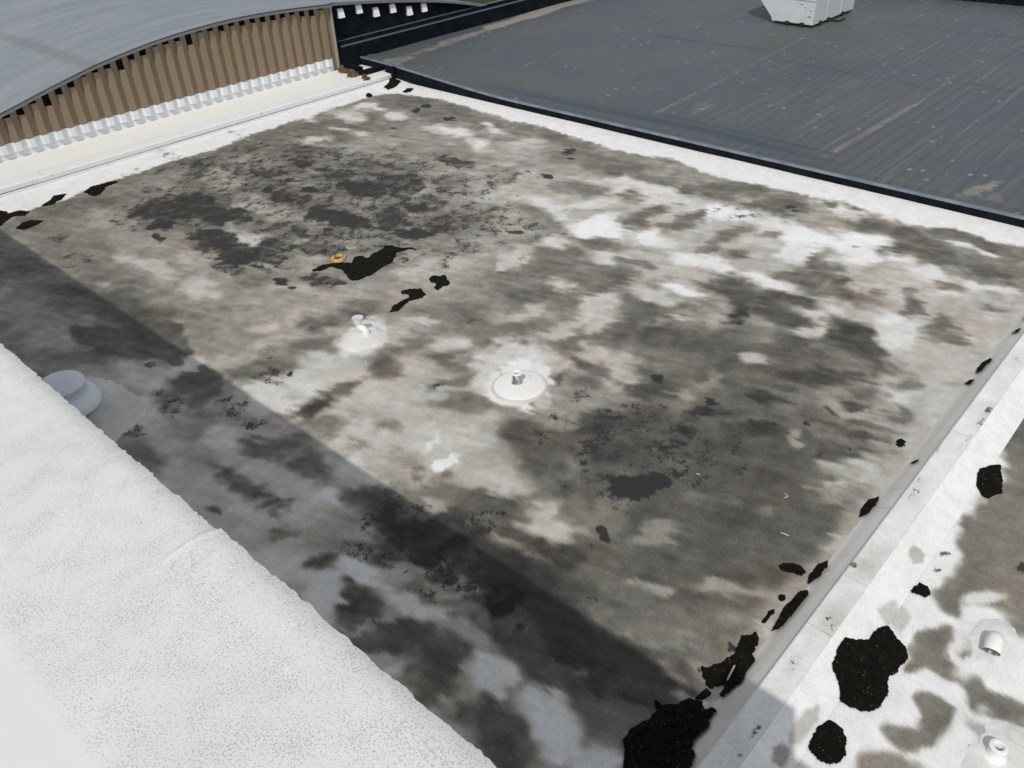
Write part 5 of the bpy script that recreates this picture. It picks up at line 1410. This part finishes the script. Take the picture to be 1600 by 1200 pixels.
# membrane laps
def lap(p, q, w_, mt=M_COVER):
    (x0, y0), (x1, y1) = p, q; L_ = math.hypot(x1 - x0, y1 - y0); nx, ny = -(y1 - y0) / L_ * w_ / 2, (x1 - x0) / L_ * w_ / 2
    mb_ = MB(); nseg = 14; vs_ = []
    for i in range(nseg + 1):
        t = i / nseg; x_ = x0 + t * (x1 - x0); y_ = y0 + t * (y1 - y0); z_ = float(dz(y_)) + .014; wv = rnd.uniform(.5, 1.3)
        vs_ += [(x_ + nx * wv, y_ + ny * wv, z_), (x_ - nx * wv, y_ - ny * wv, z_)]
    mb_.add(vs_, [(2 * i, 2 * i + 1, 2 * i + 3, 2 * i + 2) for i in range(nseg)])
    put(mb_, 'membrane_seam', mt, dk)
lap((22.2, 14.8), (22.4, 11.1), .030); lap((21.65, 10.5), (21.2, 6.2), .026); lap((22.1, 6.1), (21.9, 2.6), .026); lap((15.97, 10.4), (15.8, 6.1), .026)
lap((27.3, 10.9), (27.2, 4.2), .03)
# cover strip by the edge and metal edge with dark fascia
ys = ax(-14, 19.36, .2); f = MB(); s_ = MB(); mt = MB(); n = len(ys)
prof_f = lambda y: [(14.705, -.3), (14.705, float(dz(y)) + .012), ]
for i in range(n - 1):
    a, b = ys[i], ys[i + 1]; za, zb = float(dz(a)), float(dz(b)); jit = .006 * math.sin(a * 3.1) + .004 * math.sin(a * 7.7)
    f.add([(14.71, a, -.3), (14.71, b, -.3), (14.71, b, zb + .0), (14.71, a, za + .0)], [(0, 3, 2, 1)])
    mt.add([(14.700, a, za - .004), (14.700, b, zb - .004), (14.700, b, zb + .030), (14.700, a, za + .030), (14.722, b, zb + .040), (14.722, a, za + .040), (14.745, b, zb + .034), (14.745, a, za + .034)],
           [(0, 3, 2, 1), (3, 5, 4, 2), (5, 7, 6, 4)])
    s_.add([(14.745, a, za + .034), (14.745, b, zb + .034), (14.80, b, zb + .030), (14.80, a, za + .030), (14.86, b, zb - .02), (14.86, a, za - .02)], [(0, 3, 2, 1), (3, 5, 4, 2)])
put(f, 'black_fascia', M_BLACK, dk); put(s_, 'cover_strip', M_DARKSTRIP, dk); put(mt, 'metal_edge', M_EDGE, dk)
z0 = float(dz(19.35))
put(MB().extr([(19.365, -.5), (19.365, z0 + .36), (19.375, z0 + .38), (19.46, z0 + .39), (19.46, -.5)], 'x', 14.0, 32.2), 'black_parapet', M_BLACK, dk)
put(MB().box((14.15, 19.358, z0 + .385), (32.2, 19.47, z0 + .405)), 'parapet_ledge', M_LEDGE, dk)
put(MB().box((14.15, 19.53, z0 + .50), (32.2, 19.60, z0 + .515)), 'upper_ledge', M_LEDGE, dk)
put(MB().box((14.0, 19.475, -.5), (32.2, 19.61, z0 + .498)), 'black_upstand', M_BLACK, dk)
put(MB().box((31.6, -14, -.5), (31.9, 19.35, .55)), 'far_parapet', M_BLACK, dk)
put(MB().box((14.72, -14, -5), (31.9, 19.3, -.35)), 'outer_wall', mat('dark_wall', (.05, .05, .05), .8), dk)
put(MB().box((13.98, 18.36, .2), (14.70, 18.50, .36)).box((13.98, 18.5, .2), (14.1, 19.36, .44)), 'corner_fascia', M_BLACK, dk)
put(MB().box((14.60, 17.88, -.02), (14.70, 17.98, .40)), 'edge_end_cap', M_BLACK, dk, .004)

# ---------------- rooftop unit ----------------
hz = float(dz(11.5))
hv = thing('rooftop_unit', 'white boxy air-handling unit with a flared side, standing on the dark roof', 'hvac unit', (26.5, 11.8, hz))
b0 = hz + .07
put(MB().extr([(11.12, b0), (12.45, b0), (12.50, b0 + .12), (12.98, b0 + .62), (13.30, b0 + 1.15), (13.30, b0 + 1.5), (11.12, b0 + 1.5)], 'x', 25.06, 27.9), 'casing', M_HVAC, hv, .012)
put(MB().box((25.12, 11.18, hz), (27.84, 12.40, hz + .07)), 'base_rail', M_GAP, hv)
put(MB().box((25.045, 11.4, b0 + .02), (25.06, 12.3, b0 + .035)).box((25.045, 11.115, b0 + .66), (25.058, 12.9, b0 + .675)), 'panel_seam', mat('seam_grey', (.33, .35, .37), .5), hv)
for a in (11.38, 11.86): put(MB().box((25.02, a, b0 - .03), (25.10, a + .14, b0 + .05)), 'lifting_lug', M_GAP, hv)
for a in (25.45, 26.0, 27.0): put(MB().box((a, 11.08, b0 - .03), (a + .15, 11.15, b0 + .06)), 'lifting_lug', M_GAP, hv)
for a in (25.9, 26.9): put(MB().box((a, 11.106, b0 + .05), (a + .015, 11.119, b0 + 1.4)), 'side_seam', mat('seam_light', (.55, .57, .6), .5), hv)
put(MB().box((25.045, 11.22, b0 + .22), (25.056, 11.30, b0 + .25)), 'label_plate', mat('plate_grey', (.2, .21, .22), .5), hv)
for (a, z) in ((11.42, .5), (11.24, .43), (11.55, .58)): put(MB().lathe([(0, .02), (.022, .018), (.026, 0)], (25.05, a, b0 + z), 14, Matrix.Rotation(R(-90), 3, 'Y')), 'latch', mat('latch_grey', (.56, .58, .60), .4), hv)
put(MB().box((26.2, 10.85, hz + .012), (26.3, 11.12, hz + .05)).box((26.22, 10.82, hz + .012), (26.7, 10.87, hz + .04)), 'drain_pipe', M_GAP, hv)

hv.location = (26.88, 11.96, hz)
# ---------------- vents ----------------
def mound(cx, cy, r, h, n=40, seed=1, z0=0.0, ex=1.0):
    mb_ = MB(); rs = [0, .15, .3, .5, .7, .85, .95, 1.0]; rr = random.Random(seed); ph = [rr.uniform(0, 6.28) for _ in range(4)]
    prof = []
    for t in rs:
        for k in range(n):
            a = 2 * math.pi * k / n; q = r * t * (1 + .05 * math.sin(2 * a + ph[0]) + .04 * math.sin(3 * a + ph[1]) + .02 * math.sin(7 * a + ph[2]))
            zz = h * (1 - t ** 1.7) + (.008 * math.sin(5 * a + ph[3]) * t * (1 - t) * 3)
            prof.append((cx + q * math.cos(a) * ex, cy + q * math.sin(a), z0 + zz - (.012 if t == 1 else 0)))
    fs = [(i * n + k, i * n + (k + 1) % n, (i + 1) * n + (k + 1) % n, (i + 1) * n + k) for i in range(len(rs) - 1) for k in range(n)]
    return mb_.add(prof, fs, True)
def coat(P, h, name, m, root, seed, st=.012, edge=.16, side=False, rough=1.0):
    P = np.array(P).reshape(-1, 2); Xm, Ym = np.meshgrid(np.arange(P[:, 0].min() - .1, P[:, 0].max() + .1, st), np.arange(P[:, 1].min() - .1, P[:, 1].max() + .1, st))
    d_ = sdf_poly(Xm, Ym, P) + rough * (.06 * vnoise(Xm, Ym, .2, seed) + .035 * vnoise(Xm, Ym, .06, seed + 1)); t_ = np.clip(-d_ / edge, 0, 1)
    b_ = .12 + .008 * vnoise(Xm, Ym, 1.1, 21) if side else .012 * vnoise(Xm, Ym, 1.4, 11) + .004 * vnoise(Xm, Ym, .3, 12)
    Zm = b_ - .003 + .003 * np.clip(-d_ / .03, 0, 1) + h * (1 - (1 - t_) ** 2) * (1 + .25 * vnoise(Xm, Ym, .12, seed + 2))
    keep = (d_[:-1, :-1] < 0) & (d_[1:, 1:] < 0); l = root.location
    o = grid_obj(name, Xm - l[0], Ym - l[1], Zm - l[2], m, root, mask=keep)
def circ(x, y, r, sx=1): return [q for k in range(24) for q in (x + r * sx * math.cos(k * math.pi / 12), y + r * math.sin(k * math.pi / 12))]
M_SMEAR = white_coat('smeared_white', (.70, .70, .68), (.42, .40, .36), .85, .012, (.60, .585, .55))
v1 = thing('vent_pipe', 'short white vent stub on a round coated disc in the middle of the roof', 'vent', (6.18, 5.84, 0))
coat(circ(6.18, 5.80, .335), .040, 'flashing_disc', M_VENT, v1, 33, .01, .30, rough=.3); v1.children[0].location.z = .030
put(MB().lathe([(.358, .010), (.350, .034), (.338, .040), (.322, .034)], (6.18, 5.80, 0), 48), 'disc_rim', M_FLASH, v1)
put(MB().lathe([(.075, .05), (.058, .075), (.056, .19), (.052, .19), (.050, .06)], (6.185, 5.845, .02), 28), 'pipe', M_SILVER, v1)
put(MB().lathe([(.036, .155), (.038, .196), (.070, .200), (.076, .192), (.074, .176), (.057, .172)], (6.185, 5.845, .02), 28), 'collar', M_VENT, v1)
put(MB().lathe([(0, .10), (.049, .10)], (6.185, 5.845, .02), 20), 'bore', M_GAP, v1)
M_BASE = white_coat('grey_coating', (.56, .55, .52), (.28, .27, .25), .9, .012, (.45, .43, .40))
v2 = thing('bent_vent', 'small white bent vent with a flared upright mouth on a coated mound', 'vent', (5.72, 8.32, 0))
coat(BENT, .055, 'coated_mound', M_SMEAR, v2, 81, .01, .26, rough=.8)
put(MB().tube([(5.73, 8.26, .03), (5.73, 8.265, .09), (5.725, 8.29, .125), (5.715, 8.34, .135), (5.71, 8.375, .135)], [.062, .056, .052, .048, .045]), 'elbow', M_VENT, v2)
put(MB().tube([(5.71, 8.375, .095), (5.71, 8.378, .13), (5.712, 8.38, .20), (5.716, 8.385, .285)], [.022, .032, .052, .080]), 'flared_mouth', M_VENT, v2)
put(MB().lathe([(0, 0), (.072, .0), (.081, .006)], (5.716, 8.385, .272), 20), 'mouth_cover', mat('mouth_grey', (.55, .57, .58), .5), v2)
v3 = thing('mushroom_vent', 'large round light grey vent cap behind the near white edge', 'vent', (2.24, 9.74, 0))
coat(MUSH, .11, 'coated_base', M_BASE, v3, 71, .015, .45)
put(MB().lathe([(.30, .04), (.30, .10), (.385, .115), (.39, .16), (.37, .24), (.33, .285), (.27, .30)], (2.24, 9.76, 0), 48), 'lower_hood', mat('hood_grey', (.62, .65, .68), .5), v3)
put(MB().lathe([(.27, .27), (.268, .41), (.285, .415), (.285, .435), (.26, .47), (.21, .50), (.12, .52), (0, .527)], (2.24, 9.76, 0), 48), 'upper_cap', mat('cap_grey', (.58, .61, .65), .5), v3)
put(MB().lathe([(.305, .02), (.29, .12)], (2.24, 9.76, 0), 40), 'throat', M_GAP, v3)
v4 = thing('elbow_vent', 'tilted white vent spout with an open shiny mouth on the right-hand white roof', 'vent', (5.66, .14, .16))
coat(SPOUT, .05, 'coated_mound', M_SMEAR, v4, 55, .01, .2, side=True)
d4 = Vector((-.62, -.10, -.42)).normalized(); c4 = Vector((5.70, .145, .33))
put(MB().tube([(5.78, .165, .14), (5.79, .165, .24), (5.765, .161, .30), (5.70, .152, .316), (5.62, .142, .284), (5.58, .137, .266)], [.088, .088, .088, .088, .090, .093], 28), 'spout', M_VENT, v4)
put(MB().tube([(5.625, .143, .286), (5.581, .137, .2665)], [.080, .086], 28), 'mouth_liner', M_SILVER, v4)
put(MB().tube([(5.64, .145, .292), (5.639, .145, .2916)], [.083, .001], 28), 'mouth_inside', mat('inside_grey', (.16, .16, .15), .35, .6), v4)
v5 = thing('vent_stub', 'upright white vent stub with a thick rolled rim at the lower right corner', 'vent', (4.75, -.165, .16))
coat(STUB, .05, 'coated_mound', M_SMEAR, v5, 56, .01, .2, side=True)
put(MB().lathe([(.13, .17), (.092, .19), (.082, .20), (.080, .30)], (4.75, -.168, 0), 32), 'pipe', M_VENT, v5)
put(MB().lathe([(.048, .20), (.050, .325), (.062, .332), (.068, .325), (.073, .327), (.088, .322), (.092, .305), (.085, .293), (.080, .292)], (4.75, -.168, 0), 32), 'rolled_rim', M_WHITE, v5)
put(MB().lathe([(0, .24), (.049, .24)], (4.75, -.168, 0), 20), 'bore', mat('bore_grey', (.25, .25, .23), .5), v5)
for vv in (v4, v5):          # smaller than first built: scale the pipe, keep the mound
    vv.scale = (.72,) * 3
    for ch in vv.children:
        if ch.name.startswith('coated_mound'): ch.scale = (1 / .72,) * 3
r_ = thing('pipe_ring', 'weathered yellow flat ring lying beside the wet black moss sheet', 'ring', (7.0, 10.53, .01))
put(MB().lathe([(.062, .018), (.066, .050), (.078, .056), (.108, .052), (.122, .038), (.126, .010)], (7.0, 10.53, 0), 36), 'ring_body', M_RING, r_)
put(MB().lathe([(0, .012), (.065, .012)], (7.0, 10.53, 0), 24), 'centre', M_GAP, r_)
for a in (80, 200, 320): put(MB().box((7.0 + .085 * math.cos(R(a)) - .009, 10.53 + .085 * math.sin(R(a)) - .009, .05), (7.0 + .085 * math.cos(R(a)) + .009, 10.53 + .085 * math.sin(R(a)) + .009, .060)), 'notch', M_GAP, r_)
dr = thing('drain_cover', 'pale round disc with dark holes just beyond the yellow ring', 'drain cover', (7.47, 10.75, 0))
put(MB().lathe([(.125, -.01), (.12, .014), (.10, .018), (0, .016)], (7.47, 10.75, 0), 32), 'disc', M_TAN, dr)
for i in range(7):
    a = i * .9; q = .045 if i % 2 else .08
    put(MB().lathe([(0, .021), (.013, .020)], (7.47 + q * math.cos(a), 10.75 + q * math.sin(a), 0), 10), 'hole', M_GAP, dr)

# ---------------- moss clumps ----------------
def clump(zone, P, h, label, i):
    P = np.array(P).reshape(-1, 2); c = P.mean(0); zb = 0.0 if zone == 'r' else .12
    st = .009 if c[0] < 8 else .018
    xs = np.arange(P[:, 0].min() - .06, P[:, 0].max() + .06, st); ys = np.arange(P[:, 1].min() - .06, P[:, 1].max() + .06, st)
    Xm, Ym = np.meshgrid(xs, ys)
    sz = min(np.ptp(P[:, 0]), np.ptp(P[:, 1])); k = min(1, sz / .35)
    d_ = sdf_poly(Xm, Ym, P) - .014 + k * (.05 * vnoise(Xm, Ym, .16, i + 100) + .022 * vnoise(Xm, Ym, .05, i + 200) + .012 * vnoise(Xm, Ym, .02, i + 300))
    t_ = np.clip(-d_ / max(.02, min(.07, sz * .3)), 0, 1)
    if zone == 'r': base = .012 * vnoise(Xm, Ym, 1.4, 11) + .05 * sstep(17.2, 17.97, Ym) + .04 * sstep(13.7, 14.7, Xm) + .02 * (1 - sstep(1.6, 1.9, Ym)) 
    if zone == 'r': base = np.where(Ym < 1.68, np.interp(Ym, [1.38, 1.405, 1.5, 1.58, 1.63, 1.68], [.2, .19, .12, .045, .014, 0]) + .02, base)
    else: base = np.maximum(.12 + .008 * vnoise(Xm, Ym, 1.1, 21), np.interp(Ym, [.88, .98, 1.15], [.122, .15, .238]))
    Zm = base - .004 + np.sqrt(t_) * h * .6 * (.8 + .5 * vnoise(Xm, Ym, .06, i) + .5 * vnoise(Xm, Ym, .022, i + 50)) + .004 * (t_ > 0)
    keep = (d_[:-1, :-1] < 0) & (d_[1:, 1:] < 0) & (d_[:-1, 1:] < 0) & (d_[1:, :-1] < 0)
    if not keep.any(): return
    lab = np.zeros(keep.shape, int); best = (0, 0); n_ = 0      # one clump, one piece
    for a0, b0_ in zip(*np.nonzero(keep)):
        if lab[a0, b0_]: continue
        n_ += 1; st_ = [(a0, b0_)]; lab[a0, b0_] = n_; cnt = 0
        while st_:
            a, b = st_.pop(); cnt += 1
            for da, db in ((1, 0), (-1, 0), (0, 1), (0, -1)):
                if 0 <= a + da < keep.shape[0] and 0 <= b + db < keep.shape[1] and keep[a + da, b + db] and not lab[a + da, b + db]: lab[a + da, b + db] = n_; st_.append((a + da, b + db))
        best = max(best, (cnt, n_))
    keep = lab == best[1]
    o = grid_obj('moss_clump', Xm - c[0], Ym - c[1], Zm - zb, M_MOSS2 if h < .018 else M_MOSS, None, mask=keep, smooth=False)
    bm_v = [v for v in o.data.vertices]
    o.location = (c[0], c[1], zb); tag(o, label, 'moss', 'moss clumps growing on the white roofs')
for i, (zone, P, h, label) in enumerate(MOSS): clump(zone, P, h, label, i)
# brown rubble in the corner
for i, (P, lb) in enumerate((([14.25, 19.3, 13.86, 19.34, 13.72, 19.1, 13.80, 18.85, 13.62, 18.62, 13.75, 18.45, 13.98, 18.42, 14.2, 18.9], 'brown rubble heap against the foot of the brown wall corner'),
                             ([13.98, 18.38, 13.98, 18.1, 13.80, 17.98, 13.70, 18.05, 13.78, 18.22, 13.88, 18.36], 'small brown rubble heap beside the white kerb end'))):
    P = np.array(P).reshape(-1, 2); c = P.mean(0); Xm, Ym = np.meshgrid(np.arange(13.5, 14.4, .02), np.arange(17.9, 19.4, .02))
    d_ = sdf_poly(Xm, Ym, P) + .08 * vnoise(Xm, Ym, .1, 5); t_ = np.clip(-d_ / .1, 0, 1)
    Zm = .23 + .10 * np.clip(Ym - 18.5, 0, 1) + t_ * (.05 + .10 * (vnoise(Xm, Ym, .08, 8) + .3)); keep = (d_[:-1, :-1] < 0)
    o = grid_obj('rubble_heap', Xm - c[0], Ym - c[1], Zm - .2, M_RUBBLE, None, mask=keep, smooth=False); o.location = (c[0], c[1], .2); tag(o, lb, 'rubble')
# pale sticks
def stick(p, q, r, label, curve=0):
    p = Vector(p); q = Vector(q); c = (p + q) / 2; mid = c + Vector((0, 0, .006)) + curve * Vector((p - q).cross(Vector((0, 0, 1))))
    o = MB().tube([p, p.lerp(mid, .6), mid, mid.lerp(q, .5), q], [r * .7, r, r, r * .95, r * .6], 8).build('stick', M_STICK, None, tuple(c)); tag(o, label, 'stick', 'pale twigs lying on the roof')
stick((4.11, 1.655, .06), (4.27, 1.68, .065), .008, 'pale stick lying on the ragged dark moss patch')
stick((5.955, 2.135, .015), (5.965, 2.05, .015), .006, 'pale twig alone on grey roof left of the parapet, midway')
stick((6.18, 3.235, .015), (6.18, 3.195, .015), .006, 'tiny pale chip on dark grey roof right of the black splotch')
stick((5.33, 7.81, .015), (5.285, 7.70, .015), .007, 'pale twig just below the white bent vent mound')
stick((6.50, 2.37, .012), (6.43, 2.35, .012), .005, 'small curled pale twig above the straight one near the parapet', .6)
